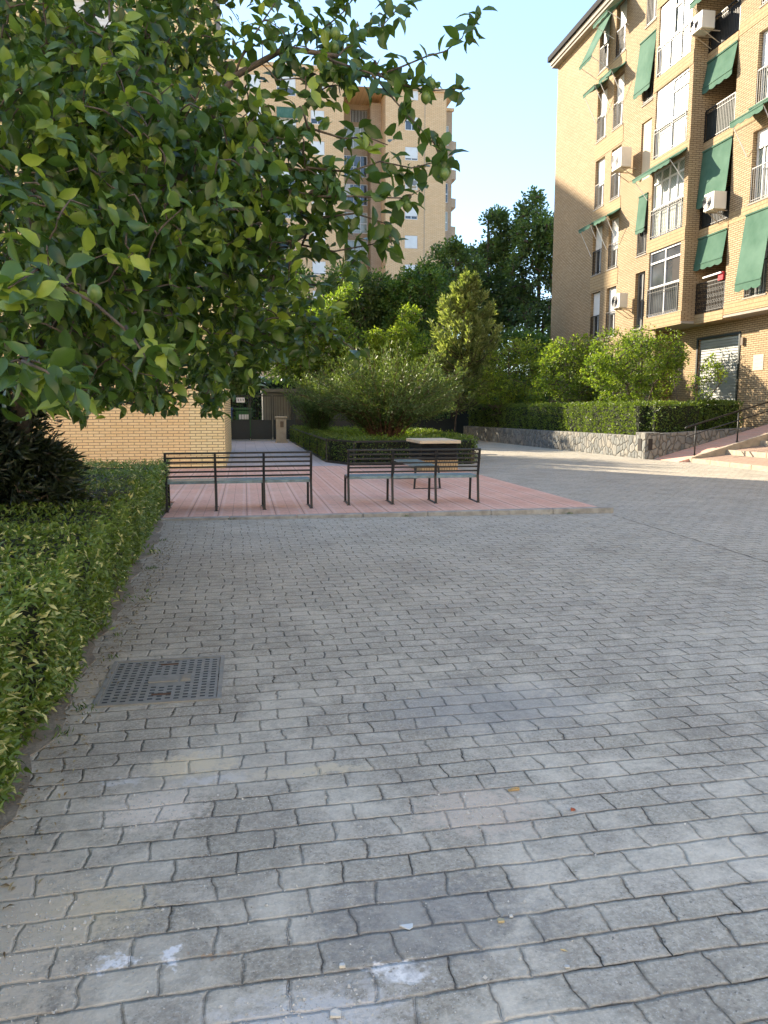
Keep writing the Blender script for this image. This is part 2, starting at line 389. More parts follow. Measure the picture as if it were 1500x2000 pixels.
def paving():
    g = N('stamped_paving'); p = g.pos()
    # wavy joints: push the lookup around with two noises
    d1 = g.vm('MULTIPLY', g.vm('SUBTRACT', g.noise(2.6, 2, .5, None, 1), (0.5, 0.5, 0.5)), (0.10, 0.030, 0))
    d2 = g.vm('MULTIPLY', g.vm('SUBTRACT', g.noise(11, 3, .6, None, 1), (0.5, 0.5, 0.5)), (0.036, 0.015, 0))
    v = g.vm('ADD', g.vm('ADD', p, d1), d2)
    mp = g.n('ShaderNodeMapping'); g.l(v, mp.inputs[0]); mp.inputs['Rotation'].default_value = (0, 0, rad(-1.2))
    def br(mw, sm, c1, c2, mo):
        b = g.n('ShaderNodeTexBrick'); g.l(mp.outputs[0], b.inputs['Vector'])
        b.offset = 0.42; b.squash = 1.0
        for k, x in (('Color1', c1), ('Color2', c2), ('Mortar', mo)): b.inputs[k].default_value = (x, x, x, 1)
        b.inputs['Scale'].default_value = 1; b.inputs['Mortar Size'].default_value = mw; b.inputs['Mortar Smooth'].default_value = sm
        b.inputs['Brick Width'].default_value = 0.212; b.inputs['Row Height'].default_value = 0.125; return b
    b1 = br(0.0032, 0.6, 0.0, 1.0, 0.5); b2 = br(0.011, 1.0, 0, 1, .5)
    joint = b1.outputs['Fac']; shoulder = b2.outputs['Fac']
    perb = g.ramp(b2.outputs['Color'], [(0.1, 0.0), (0.9, 1.0)])
    mid = g.noise(1.1, 5, .6); big = g.noise(0.22, 4, .6); fine = g.noise(60, 4, .7); grit = g.noise(120, 2, .6)
    c = g.ramp(mid, [(0.25, (0.42, 0.375, 0.29)), (0.5, (0.60, 0.545, 0.43)), (0.78, (0.73, 0.67, 0.54))])
    c = g.mix(g.math('MULTIPLY', perb, 0.45), c, (0.67, 0.605, 0.505))
    c = g.mix(g.ramp(big, [(0.35, 0.0), (0.7, 0.5)]), c, (0.60, 0.55, 0.465))
    # brown dust towards the hedge
    sx = g.n('ShaderNodeSeparateXYZ'); g.l(p, sx.inputs[0])
    edge = g.math('MULTIPLY', g.math('SUBTRACT', 0.9, sx.outputs[0]), 0.55, clamp=True)
    c = g.mix(g.math('MULTIPLY', edge, g.ramp(g.noise(1.7, 4), [(0.3, 0.15), (0.7, 0.8)])), c, (0.52, 0.45, 0.355))
    c = g.mix(0.75, c, g.ramp(fine, [(0.32, 0.45), (0.66, 1.0)]), 'MULTIPLY')
    c = g.mix(0.6, c, g.ramp(g.noise(16, 5, .7), [(0.3, 0.55), (0.62, 1.0)]), 'MULTIPLY')
    c = g.mix(g.ramp(grit, [(0.60, 0.0), (0.68, 0.6)]), c, (0.62, 0.60, 0.56))
    c = g.mix(g.ramp(g.noise(75, 2, .6), [(0.64, 0.0), (0.70, 0.6)]), c, (0.07, 0.07, 0.07))
    jn = g.math('MULTIPLY', joint, g.ramp(g.noise(4.3, 4, .65), [(0.36, 0.12), (0.60, 1.0)]))
    c = g.mix(g.math('MULTIPLY', shoulder, g.ramp(g.noise(5, 4, .7), [(.35, 0.), (.7, .55)])), c, (0.20, 0.175, 0.14))
    c = g.mix(g.math('MULTIPLY', jn, 0.95), c, (0.035, 0.030, 0.025))
    # thin pale dust lying in drifts over blocks and joints alike, dark scuffs between
    dn = g.noise(2.1, 6, .68, None, 0, .6); near = g.math('MULTIPLY', g.math('SUBTRACT', 7.0, sx.outputs[1]), 0.2, clamp=True)
    c = g.mix(g.math('MULTIPLY', g.ramp(dn, [(0.47, 0.0), (0.64, 0.7)]), g.math('ADD', g.math('MULTIPLY', near, .8), .2)), c, (0.78, 0.71, 0.575))
    c = g.mix(g.ramp(g.noise(3.1, 6, .7, None, 0, 1.2), [(0.52, 0.0), (0.70, 0.6)]), c, (0.28, 0.255, 0.215))
    # spilled plaster, paint and sand: stains with a place of their own
    spots = [((0.39, 1.84), .075, .050, (0.93, 0.89, 0.82), 1.0), ((0.33, 1.875), .07, .022, (0.93, 0.89, 0.82), 1.0),
             ((-0.38, 2.02), .075, .022, (0.88, 0.86, 0.83), 1.0), ((-0.23, 2.015), .035, .03, (0.88, 0.86, 0.83), 1.0),
             ((-0.52, 3.08), .11, .03, (0.70, 0.71, 0.72), .7), ((-0.16, 3.05), .16, .035, (0.72, 0.72, 0.72), .7),
             ((-0.26, 3.19), .19, .10, (0.78, 0.65, 0.42), .95), ((0.20, 3.05), .28, .045, (0.68, 0.58, 0.40), .8),
             ((-0.38, 2.85), .20, .17, (0.80, 0.70, 0.58), .8), ((0.83, 2.62), .24, .19, (0.66, 0.55, 0.44), .7),
             ((0.12, 1.73), .24, .10, (0.68, 0.64, 0.58), .85), ((-0.56, 2.25), .24, .17, (0.66, 0.55, 0.37), .9),
             ((-0.66, 2.02), .10, .14, (0.72, 0.62, 0.50), .9), ((-0.76, 2.4), .12, .25, (0.58, 0.52, 0.44), .8),
             ((-0.12, 2.0), .05, .012, (0.42, 0.30, 0.20), .8), ((-0.88, 4.28), .16, .28, (0.50, 0.43, 0.33), .95),
             ((-0.75, 2.1), .30, .55, (0.66, 0.57, 0.44), .8), ((-0.2, 3.1), .5, .22, (0.60, 0.54, 0.44), .5), ((0.5, 2.05), .35, .22, (0.23, 0.225, 0.215), .5), ((1.2, 3.6), .6, .35, (0.32, 0.32, 0.31), .5)]
    wob = g.vm('ADD', p, g.vm('SCALE', g.vm('SUBTRACT', g.noise(17, 3, .7, None, 1), (0.5, 0.5, 0.5)), 0.19))
    brk = g.noise(26, 6, .75)
    for (x, y), rx, ry, cc, k in spots:
        q = g.vm('MULTIPLY', g.vm('SUBTRACT', wob, (x, y, 0)), (1/rx, 1/ry, 0)); d = g.vm('LENGTH', q)
        f = g.math('SUBTRACT', g.math('SUBTRACT', 1.75 if k == 1.0 else 2.3, g.math('MULTIPLY', d, .9)), g.math('MULTIPLY', brk, 1.6 if k == 1.0 else 2.5))
        c = g.mix(g.math('MULTIPLY', g.math('MULTIPLY', f, 1.8, clamp=True), k), c, cc)
    h = g.math('ADD', g.math('MULTIPLY', shoulder, -0.55), g.math('MULTIPLY', joint, -0.9))
    h = g.math('ADD', h, g.math('MULTIPLY', g.noise(9, 5, .65), 0.6)); h = g.math('ADD', h, g.math('MULTIPLY', fine, 0.30))
    h = g.math('ADD', h, g.math('MULTIPLY', perb, 0.12))
    r = g.ramp(g.noise(7, 4), [(0.3, 0.72), (0.7, 0.95)])
    return g.fin(c, r, 0, g.bump(h, 0.9, 0.011), 0.16)
M['paving'] = paving()

def pink_tiles():
    g = N('pink_tiles'); p = g.pos(); s = g.n('ShaderNodeSeparateXYZ'); g.l(p, s.inputs[0])
    def line(sock, per, wd, off=0.0):
        m = g.math('PINGPONG', g.math('ADD', sock, off), per/2)
        return g.math('SUBTRACT', 1.0, g.math('DIVIDE', m, wd), clamp=True)
    lx = line(s.outputs[0], 0.40, 0.012); lx2 = line(s.outputs[0], 0.20, 0.007); ly = line(s.outputs[1], 0.20, 0.009)
    pale = g.math('MAXIMUM', line(s.outputs[0], 0.40, 0.03, 0.045), line(s.outputs[0], 0.40, 0.03, -0.045))
    vo = g.n('ShaderNodeTexVoronoi'); vo.inputs['Scale'].default_value = 16; g.l(p, vo.inputs['Vector'])
    c = g.ramp(g.noise(1.0, 4), [(0.3, (0.76, 0.42, 0.31)), (0.7, (0.86, 0.53, 0.40))])
    c = g.mix(0.4, c, g.ramp(vo.outputs['Distance'], [(0.0, 1.0), (0.6, 0.6)]), 'MULTIPLY')
    c = g.mix(g.math('MULTIPLY', pale, 0.30), c, (0.82, 0.66, 0.56))
    k = g.math('MAXIMUM', g.math('MULTIPLY', lx, 0.75), g.math('MAXIMUM', g.math('MULTIPLY', lx2, 0.5), g.math('MULTIPLY', ly, 0.5)))
    c = g.mix(k, c, (0.22, 0.14, 0.12))
    c = g.mix(g.ramp(g.noise(0.45, 3), [(0.55, 0.0), (0.75, 0.5)]), c, (0.36, 0.29, 0.23))
    h = g.math('SUBTRACT', g.math('MULTIPLY', vo.outputs['Distance'], 0.5), k)
    return g.fin(c, 0.85, 0, g.bump(h, 0.7, 0.006), 0.15)
M['pink'] = pink_tiles()
def lilac():
    g = N('lilac_path'); b = g.n('ShaderNodeTexBrick'); g.l(g.pos(), b.inputs['Vector']); b.offset = 0
    b.inputs['Scale'].default_value = 1; b.inputs['Brick Width'].default_value = .4; b.inputs['Row Height'].default_value = .4; b.inputs['Mortar Size'].default_value = .008
    b.inputs['Color1'].default_value = (.52, .46, .44, 1); b.inputs['Color2'].default_value = (.58, .51, .49, 1); b.inputs['Mortar'].default_value = (.36, .32, .30, 1)
    return g.fin(g.mix(.4, b.outputs[0], g.ramp(g.noise(3, 4), [(.3, .6), (.7, 1.)]), 'MULTIPLY'), .7)
M['lilac'] = lilac()
def stone():
    g = N('rubble_stone'); uv = wall_uv(g)
    mp = g.n('ShaderNodeMapping'); g.l(uv, mp.inputs[0]); mp.inputs['Scale'].default_value = (5.6, 3.9, 1)
    wv = g.vm('ADD', mp.outputs[0], g.vm('SCALE', g.vm('SUBTRACT', g.noise(3, 2, .5, None, 1), (.5, .5, .5)), .5))
    a = g.n('ShaderNodeTexVoronoi', feature='DISTANCE_TO_EDGE'); g.l(wv, a.inputs['Vector']); a.inputs['Scale'].default_value = 1
    b = g.n('ShaderNodeTexVoronoi'); g.l(wv, b.inputs['Vector']); b.inputs['Scale'].default_value = 1
    s = g.n('ShaderNodeSeparateColor'); g.l(b.outputs['Color'], s.inputs[0])
    c = g.ramp(s.outputs[0], [(0.0, (0.15, 0.16, 0.155)), (0.35, (0.24, 0.245, 0.23)), (0.65, (0.31, 0.285, 0.24)), (1.0, (0.20, 0.205, 0.195))])
    c = g.mix(.6, c, g.ramp(g.noise(9, 4), [(.3, .5), (.7, 1.)]), 'MULTIPLY')
    m = g.ramp(a.outputs['Distance'], [(0.02, 1.0), (0.07, 0.0)]); c = g.mix(m, c, (.12, .115, .10))
    return g.fin(c, .85, 0, g.bump(g.ramp(a.outputs['Distance'], [(0.0, 0.0), (0.14, 1.0)]), .9, .03), .3)
M['stone'] = stone()

# ------------------------------------------------------------------ ground, paths
MB().quad((-300, -60, 0), (300, -60, 0), (300, 560, 0), (-300, 560, 0)).build('ground', M['paving'])
tag(bpy.data.objects['ground'], kind='structure')
def plaza_z(x, y): return 0.034+0.022*max(0, min(1, (x+1)/6.2))*max(0, min(1, (14-y)/3.4))
pl = MB(); xs = [-7, -4, -1.12, .5, 2, 3.5, 5.18]; ys = [12.4, 13, 14, 17, 20.1]
pl.prism([(-1.14, 10.80), (5.18, 10.47), (5.20, 14.0), (5.22, 20.1), (-7, 20.1), (-7, 12.7), (-1.14, 12.7)], -.05, plaza_z)
tag(pl.build('pink_tile_plaza', M['pink']), kind='structure')
tag(MB().prism([(-.48, 20.104), (2.7, 20.104), (2.5, 36.9), (-.85, 36.9)], -.05, .030).build('path', M['lilac']), kind='structure')
tag(MB().quad((-60, 44, .004), (60, 44, .004), (60, 60, .004), (-60, 60, .004)).build('road', plain('asphalt', (.06, .06, .062), .85, 0, .2, 3, .3)), kind='structure')
# kerb along the plaza: seven stones in one run
kb = thing('kerb', 'low grey concrete kerb along the near edge of the pink plaza', 'kerb', (2, 10.5, 0))
A = Vector((-1.16, 10.70, 0)); B = Vector((5.28, 10.36, 0)); nst = 7
for i in range(nst):
    a = A.lerp(B, (i+.004)/nst); b = A.lerp(B, (i+1-.004)/nst); za = .028+.055*i/nst; zb = .028+.055*(i+1)/nst
    m = MB(); n_ = Vector((.05, 1, 0)).normalized()*.10
    m.add([(a.x, a.y, -.03), (b.x, b.y, -.03), (b.x+n_.x, b.y+n_.y, -.03), (a.x+n_.x, a.y+n_.y, -.03), (a.x, a.y, za), (b.x, b.y, zb), (b.x+n_.x, b.y+n_.y, zb+.004), (a.x+n_.x, a.y+n_.y, za+.004)],
          [(3, 2, 1, 0), (4, 5, 6, 7), (0, 1, 5, 4), (1, 2, 6, 5), (2, 3, 7, 6), (3, 0, 4, 7)])
    m.build('kerb_stone', M['concrete'], kb, bevel=.008)
# dirt strip between paving and hedge, with a broken edge
ds = MB(); r_ = random.Random(3); L_ = []; n = 90
for i in range(n+1):
    y = .6+12.0*i/n; L_.append((-.93-.022*max(0, y-4)+.03*math.sin(y*2.3)+r_.uniform(-.03, .03)+.03*math.sin(y*7), y))
ds.prism([(-4.6, .6)]+L_+[(-4.6, 12.6)], -.03, .006)
tag(ds.build('bare_earth_strip', M['soil']), kind='structure')
g = N('dry_dirt'); M['dirt'] = g.fin(g.mix(.6, g.ramp(g.noise(6, 5), [(.3, (.26, .215, .165)), (.7, (.42, .36, .28))]), g.ramp(g.noise(70, 3), [(.3, .5), (.7, 1.)]), 'MULTIPLY'), .95, 0, g.bump(g.noise(40, 4, .7), 1.0, .012), .2)
bpy.data.objects['bare_earth_strip'].data.materials[0] = M['dirt']

a = Vector(gr(1196, 1006)); b = Vector(gr(1500, 1098)); b = a+(b-a)*1.6; n_ = (b-a).normalized().cross(Vector((0, 0, 1)))*.007
m = MB(); k = 60
for i in range(k):
    p = a.lerp(b, i/k); q = a.lerp(b, (i+1)/k); w1 = .7+.5*math.sin(i*1.9); w2 = .7+.5*math.sin((i+1)*1.9)
    m.add([p-n_*w1+Vector((0, 0, .003)), p+n_*w1+Vector((0, 0, .003)), q+n_*w2+Vector((0, 0, .003)), q-n_*w2+Vector((0, 0, .003))], [(0, 1, 2, 3)])
tag(m.build('expansion_joint', plain('joint_dark', (.07, .06, .05), .9, 0, .3, 9)), kind='structure')
c_ = gr(955, 888); m = MB().lathe([(.0, .010), (.27, .010), (.29, .006), (.29, -.01)], c_, 24)
tag(m.build('drain_cover', plain('drain_iron', (.12, .12, .12), .6, .2, .2, 9)), 'small round iron drain cover in the grey paving right of the service box', 'drain cover')
# ------------------------------------------------------------------ utility cover in the paving
mc = thing('utility_cover', 'rectangular grey iron utility cover set in the paving beside the hedge', 'manhole cover', (-.48, 4.28, 0))
g = N('cast_iron'); M['iron'] = g.fin(g.mix(g.ramp(g.noise(5, 4), [(.45, 0.), (.75, .7)]), g.ramp(g.noise(20, 4), [(.3, (.23, .225, .20)), (.7, (.33, .32, .29))]), (.30, .27, .22)), .7, .1, g.bump(g.noise(60, 3), .4, .003))
x0, x1, y0, y1 = -.80, -.155, 3.93, 4.655
m = MB(); fw = .022
for q in ((x0, x1, y0, y0+fw), (x0, x1, y1-fw, y1), (x0, x0+fw, y0+fw, y1-fw), (x1-fw, x1, y0+fw, y1-fw)): m.box(*q, -.02, .008)
m.build('cover_frame', M['iron'], mc)
MB().box(x0+fw+.006, x1-fw-.006, y0+fw+.006, y1-fw-.006, -.02, .004).build('cover_plate', M['iron'], mc)
m = MB(); cols_ = 13; rows_ = 15; m2 = MB()
for i in range(cols_):
    for j in range(rows_):
        cx = x0+.055+(x1-x0-.11)*i/(cols_-1); cyy = y0+.055+(y1-y0-.11)*(j+.25*(i % 2))/(rows_-.7)
        if 5 <= i <= 8 and 5 <= j <= 8: continue
        m.box(cx-.013, cx+.013, cyy-.007, cyy+.007, .0042, .0058)
m.build('tread_slots', plain('iron_recess', (.05, .056, .058), .8, 0, .2, 8), mc)
m2.box(-.56, -.40, 4.24, 4.34, .004, .011); m2.box(-.385, -.33, 4.24, 4.34, .004, .010)
for k in range(4): m2.box(-.38, -.335, 4.25+.024*k, 4.262+.024*k, .010, .013)
m2.build('name_plate', M['iron'], mc)
M['rust'] = plain('rust', (.12, .07, .045), .9, 0, .3, 20)
MB().box(-.52, -.42, 4.535, 4.548, .004, .0095).build('lifting_slot', M['rust'], mc); MB().box(-.52, -.42, 4.045, 4.06, .004, .0095).build('lifting_slot', M['rust'], mc)

# ------------------------------------------------------------------ benches
def bench(label, loc, rz, length=2.1, back=True, group='black slatted benches', bays=3, cat='bench', seatmat=None):
    r = thing('park_bench', label, cat, (0, 0, 0), group)
    xs = [length*i/bays for i in range(bays+1)]
    for x in xs:                                   # side frames: rear upright leaning back (-Y is the back), front leg, ground bar
        m = MB(); t = .034
        if back:
            m.bar((x, -.02, .0), (x, .035, .43), t); m.bar((x, .035, .43), (x, -.055, .85), t)
        else: m.bar((x, -.0, .0), (x, .035, .42), t)
        m.bar((x, .49, 0), (x, .46, .42), t); m.bar((x, .02, .415), (x, .475, .415), t); m.bar((x, -.02, .008), (x, .49, .008), t, .016)
        m.build('leg_frame', M['black'], r, bevel=.004)
    if back:
        bm = MB()
        for k in range(6):
            z = .845-k*.068; y = .035-.09*(z-.43)/.42+.012
            if k == 0: bm.box(-.017, length+.017, y-.028, y+.018, z-.014, z+.012)
            else: bm.bar((0, y, z), (length, y, z), .012, .026)
        bm.build('backrest', M['black'], r, bevel=.002)
    sm = MB()
    for k in range(11): sm.box(.0, length, .055+k*.038, .055+k*.038+.029, .425, .437)
    sm.box(0, length, .045, .052, .395, .437); sm.box(0, length, .478, .485, .395, .437)
    sm.build('seat', M['seat'], r, bevel=.002)
    fm = MB()
    for x in xs: fm.box(x-.03, x+.03, -.035, .005, .0, .006); fm.box(x-.03, x+.03, .475, .515, .0, .006)
    fm.build('foot_plate', M['black'], r)
    r.location = loc; r.rotation_euler = (0, 0, rz); return r
M['seat'] = plain('seat_sky_sheen', (0.19, 0.27, 0.29), 0.28, 0.2, 0.25, 9)  # light blue-grey colour stands in for sky reflected on the black slats
bench('long black slatted bench at the left, its back to the viewer, nearest the hedge', (-1.13, 11.33, .036), rad(1.5), 2.08)
bench('long black slatted bench at the right, its back to the viewer, nearest the planter', (1.54, 11.62, .045), rad(-1.2), 2.05)
bench('backless black slatted bench seen end on behind the right bench', (3.55, 13.84, .04), rad(90), 2.1, back=False, bays=1)

# ------------------------------------------------------------------ low kiosk box with pale slab
bx = thing('service_box', 'dark louvred service box with a pale stone slab on top behind the right bench', 'utility box', (4.6, 19.2, .03))
M['louvre'] = plain('louvre_metal', (0.028, 0.028, 0.03), 0.4, 0.2, 0.3, 5)
m = MB(); m.box(4.14, 4.98, 17.85, 19.2, .30, .70)
for k in range(9):
    z = .31+k*.043
    m.add([(4.12, 17.80, z), (5.0, 17.80, z), (5.0, 17.85, z+.034), (4.12, 17.85, z+.034), (5.0, 17.85, z+.028), (4.12, 17.85, z+.028)], [(0, 1, 2, 3), (0, 3, 5), (1, 4, 2)])
    m.box(4.105, 4.14, 17.85, 19.2, z, z+.02)
m.build('louvred_body', M['louvre'], bx)
MB().box(4.11, 5.01, 17.83, 19.23, .0, .30).build('brick_base', M['brick_band'], bx)
MB().box(4.06, 5.06, 17.74, 19.35, .70, .775).build('top_slab', M['slab'], bx, bevel=.008)

# ------------------------------------------------------------------ utility pillar
pp = thing('utility_pillar', 'sand coloured concrete meter pillar with a capped top beside the left gate', 'pillar', (1.6, 34.9, .03))
m = MB(); m.box(1.37, 1.82, 34.72, 35.05, .12, 1.12); m.build('pillar_body', M['pillar'], pp, bevel=.02)
MB().box(1.33, 1.90, 34.66, 35.1, .03, .12).build('pillar_base', M['pillar'], pp, bevel=.015)
m = MB(); m.box(1.33, 1.86, 34.67, 35.1, 1.12, 1.20); m.build('pillar_cap', M['pillar'], pp, bevel=.02)
m = MB(); m.box(1.55, 1.70, 34.705, 34.72, .72, .98)
for k in range(6): m.box(1.56, 1.69, 34.70, 34.708, .735+k*.04, .755+k*.04)
m.build('vent_grille', M['brown'], pp)

# ------------------------------------------------------------------ gates
def gate(label, X0, X1, Y, leafs, zp, zt, sign=False):
    r = thing('metal_gate', label, 'gate', ((X0+X1)/2, Y, 0)); wd = (X1-X0)/leafs
    for i in range(leafs):
        a = X0+i*wd+.02; b = a+wd-.04
        m = MB(); m.box(a, b, Y-.012, Y+.012, .09, zp); m.box(a+.05, b-.05, Y-.022, Y-.012, .16, zp-.07); m.build('gate_panel', M['dark_metal'], r)
        m = MB(); m.box(a, a+.05, Y-.03, Y+.03, .07, zt); m.box(b-.05, b, Y-.03, Y+.03, .07, zt); m.box(a+.05, b-.05, Y-.025, Y+.025, zt-.05, zt); m.box(a+.05, b-.05, Y-.025, Y+.025, zp, zp+.045)
        k = int((b-a)/.115)
        for j in range(1, k): x = a+(b-a)*j/k; m.box(x-.009, x+.009, Y-.009, Y+.009, zp+.045, zt-.05)
        m.build('gate_bars', M['dark_metal'], r)
    m = MB(); m.box(X0-.05, X0+.015, Y-.05, Y+.05, 0, zt+.03); m.box(X1-.015, X1+.05, Y-.05, Y+.05, 0, zt+.03); m.build('gate_post', M['dark_metal'], r)
    if sign:
        s = MB().box(-.37, .02, Y-.05, Y-.035, 1.83, 2.06).build('number_sign', M['white'], r)
        m = MB()
        for cx in (-.29, -.175, -.06):
            m.box(cx-.025, cx+.03, Y-.054, Y-.05, 1.98, 2.0); m.box(cx+.012, cx+.03, Y-.054, Y-.05, 1.89, 1.98); m.box(cx-.025, cx+.012, Y-.054, Y-.05, 1.93, 1.948)
        m.build('digits', M['gutter'], s)
    return r
gate('dark solid and barred gate between the brick building and the sand pillar', -.80, 2.35, 37.2, 3, .97, 2.17, True)
gate('wide dark barred gate beyond the louvred service box', 6.3, 11.6, 42.0, 3, .95, 2.0)
gate('narrow dark gate leaf with a tall solid panel at the end of the stone wall', 11.75, 12.9, 42.1, 1, 1.25, 2.1)
gate('dark barred gate leaf half hidden by the feathery bush', 2.5, 6.2, 42.0, 2, .95, 2.0)
def bin_(label, x, y, mat):
    r = thing('recycling_bin', label, 'bin', (x, y, 0), 'recycling bins beyond the left gate')
    m = MB(); m.prism([(x-.42, y-.4), (x+.42, y-.4), (x+.42, y+.4), (x-.42, y+.4)], .1, 1.45); m.build('bin_body', mat, r, bevel=.05)
    m = MB(); m.prism([(x-.46, y-.44), (x+.46, y-.44), (x+.46, y+.44), (x-.46, y+.44)], 1.45, 1.6); m.build('bin_lid', mat, r, bevel=.04)
    MB().box(x-.25, x+.25, y-.47, y-.42, 1.0, 1.25).build('bin_label', M['white'], r)
    m = MB(); [m.tube([(x+sx*.33-.03, y+sy*.3, .07), (x+sx*.33+.03, y+sy*.3, .07)], .07, 8) for sx in (-1, 1) for sy in (-1, 1)]; m.build('bin_wheels', M['black'], r)
bin_('green recycling bin beyond the left gate, below the number sign', -.05, 41.0, M['green_bin'])
bin_('blue recycling bin beyond the left gate, against the brick corner', -1.05, 41.2, M['blue_bin'])
sh = thing('corrugated_shed', 'pale grey corrugated shed beyond the left gate', 'shed', (3.2, 43, 0))
m = MB()
for k in range(26): x = 1.1+k*.17; m.box(x, x+.10, 42.45, 42.5, 0, 2.45)
m.box(1.0, 5.6, 42.5, 45.5, 0, 2.45); m.build('shed_wall', M['tank'], sh)
MB().prism([(.95, 42.3), (5.8, 42.3), (5.8, 45.8), (.95, 45.8)], 2.45, 2.62).build('shed_roof', M['tank'], sh)
BL =  [(-1.18, 5.12, 3.64, 0.51), (-0.69, 4.46, 3.22, 0.45), (-0.39, 4.97, 3.64, 0.39), (-0.89, 4.01, 2.69, 0.46), (-0.47, 3.83, 2.66, 0.4), (-0.17, 4.32, 2.93, 0.29), (-0.73, 3.5, 2.18, 0.38), (-0.4, 3.87, 2.31, 0.41), (-0.05, 4.04, 2.5, 0.33), (0.19, 4.24, 2.82, 0.27), (0.27, 4.5, 3.3, 0.31), (0.49, 4.48, 3.44, 0.22), (0.13, 4.19, 2.35, 0.29), (0.4, 4.17, 2.56, 0.21), (-0.88, 3.9, 1.88, 0.38), (-0.56, 4.26, 1.92, 0.4), (-0.21, 4.52, 2.07, 0.37), (0.14, 4.77, 2.11, 0.31), (0.45, 5.12, 2.03, 0.23), (-0.64, 5.78, 1.72, 0.29), (-1.07, 5.86, 1.72, 0.33), (-0.27, 5.72, 1.75, 0.22), (-0.08, 5.19, 1.9, 0.27), (-1.55, 7.29, 4.08, 1.08), (-0.71, 7.05, 3.43, 1.08), (-1.16, 6.99, 2.36, 0.95), (-0.08, 6.88, 3.0, 0.65), (-1.27, 7.41, 1.57, 0.21), (-0.84, 7.54, 1.57, 0.22), (-0.36, 7.06, 1.66, 0.18), (-1.4, 6.42, 1.66, 0.28), (0.64, 4.54, 3.35, 0.17), (-0.79, 3.14, 1.65, 0.12)]
SP =  [[(0.49, 4.47, 3.36), (0.71, 4.42, 3.31), (0.89, 4.45, 3.38), (1.04, 4.49, 3.47), (1.15, 4.47, 3.5), (1.25, 4.46, 3.56), (1.34, 4.52, 3.71)], [(0.51, 4.36, 3.34), (0.69, 4.32, 3.26), (0.9, 4.26, 3.09), (1.05, 4.26, 2.94), (1.08, 4.25, 2.87)], [(0.77, 4.41, 3.3), (0.91, 4.49, 3.32), (1.05, 4.51, 3.31), (1.25, 4.53, 3.33)], [(0.35, 4.21, 2.74), (0.56, 4.17, 2.73), (0.74, 4.25, 2.8), (0.9, 4.21, 2.78), (1.12, 4.29, 2.85)], [(0.34, 4.08, 2.58), (0.57, 4.04, 2.58), (0.71, 4.12, 2.6), (0.87, 4.14, 2.6), (0.97, 4.19, 2.66)], [(0.4, 4.16, 2.48), (0.61, 4.13, 2.49), (0.76, 4.2, 2.48), (0.8, 4.18, 2.37)], [(0.33, 4.37, 2.39), (0.52, 4.33, 2.36), (0.71, 4.4, 2.41), (0.85, 4.39, 2.47)], [(0.52, 4.7, 3.56), (0.71, 4.78, 3.67), (0.84, 4.76, 3.73), (1.0, 4.86, 3.9)], [(0.36, 4.23, 2.95), (0.55, 4.3, 2.94), (0.7, 4.38, 2.98), (0.81, 4.35, 2.94)], [(0.26, 4.67, 2.27), (0.45, 4.74, 2.24), (0.61, 4.82, 2.31), (0.71, 4.82, 2.43)], [(0.27, 4.95, 2.07), (0.51, 5.1, 2.03), (0.67, 5.06, 1.93), (0.74, 5.04, 1.86)], [(-0.32, 6.76, 1.76), (-0.25, 6.82, 1.59), (-0.22, 6.8, 1.43)], [(-1.52, 6.94, 1.54), (-1.42, 7.02, 1.5), (-1.36, 7.0, 1.43)], [(0.45, 4.61, 3.6), (0.58, 4.71, 3.77), (0.69, 4.83, 4.0)], [(0.05, 4.56, 3.44), (0.17, 4.67, 3.66), (0.29, 4.78, 3.88)], [(-0.61, 2.93, 1.93), (-0.67, 2.74, 1.95), (-0.71, 2.64, 1.88)], [(-0.74, 2.82, 1.67), (-0.62, 2.69, 1.63), (-0.58, 2.68, 1.59)], [(-0.44, 3.19, 1.8), (-0.35, 3.06, 1.71), (-0.3, 3.05, 1.69)]]
LM =  [[(-3.32, 8.67, 0.55), (-1.72, 6.82, 1.92), (-1.35, 6.08, 2.24), (-1.05, 5.46, 2.56), (-0.63, 4.99, 2.66), (-0.31, 4.75, 2.84), (-0.18, 4.64, 2.98), (-0.15, 4.66, 3.16), (-0.01, 4.66, 3.35), (0.27, 4.52, 3.46), (0.54, 4.41, 3.39)], [(-1.35, 6.08, 2.24), (-0.96, 5.65, 2.57), (-0.63, 5.37, 2.46), (-0.15, 4.86, 2.35), (0.26, 4.59, 2.43), (0.47, 4.36, 2.53)], [(-1.72, 6.82, 1.92), (-1.19, 6.04, 2.17), (-0.49, 5.51, 2.19), (-0.14, 5.22, 2.03), (0.22, 5.16, 2.03)], [(-1.35, 6.08, 2.24), (-1.34, 5.55, 2.82), (-1.21, 5.4, 3.4), (-0.91, 5.18, 3.75), (-0.63, 5.18, 4.11)], [(-1.72, 6.82, 1.92), (-1.61, 5.1, 2.23), (-1.44, 4.52, 2.69), (-1.27, 4.56, 3.22)], [(-0.31, 4.75, 2.84), (0.04, 4.37, 2.77), (0.35, 4.21, 2.74)], [(-0.63, 4.99, 2.66), (-0.47, 4.81, 3.1), (-0.39, 4.97, 3.64)], [(-1.72, 6.82, 1.92), (-1.47, 6.75, 1.67), (-0.98, 7.26, 1.55), (-0.32, 6.76, 1.76)]]
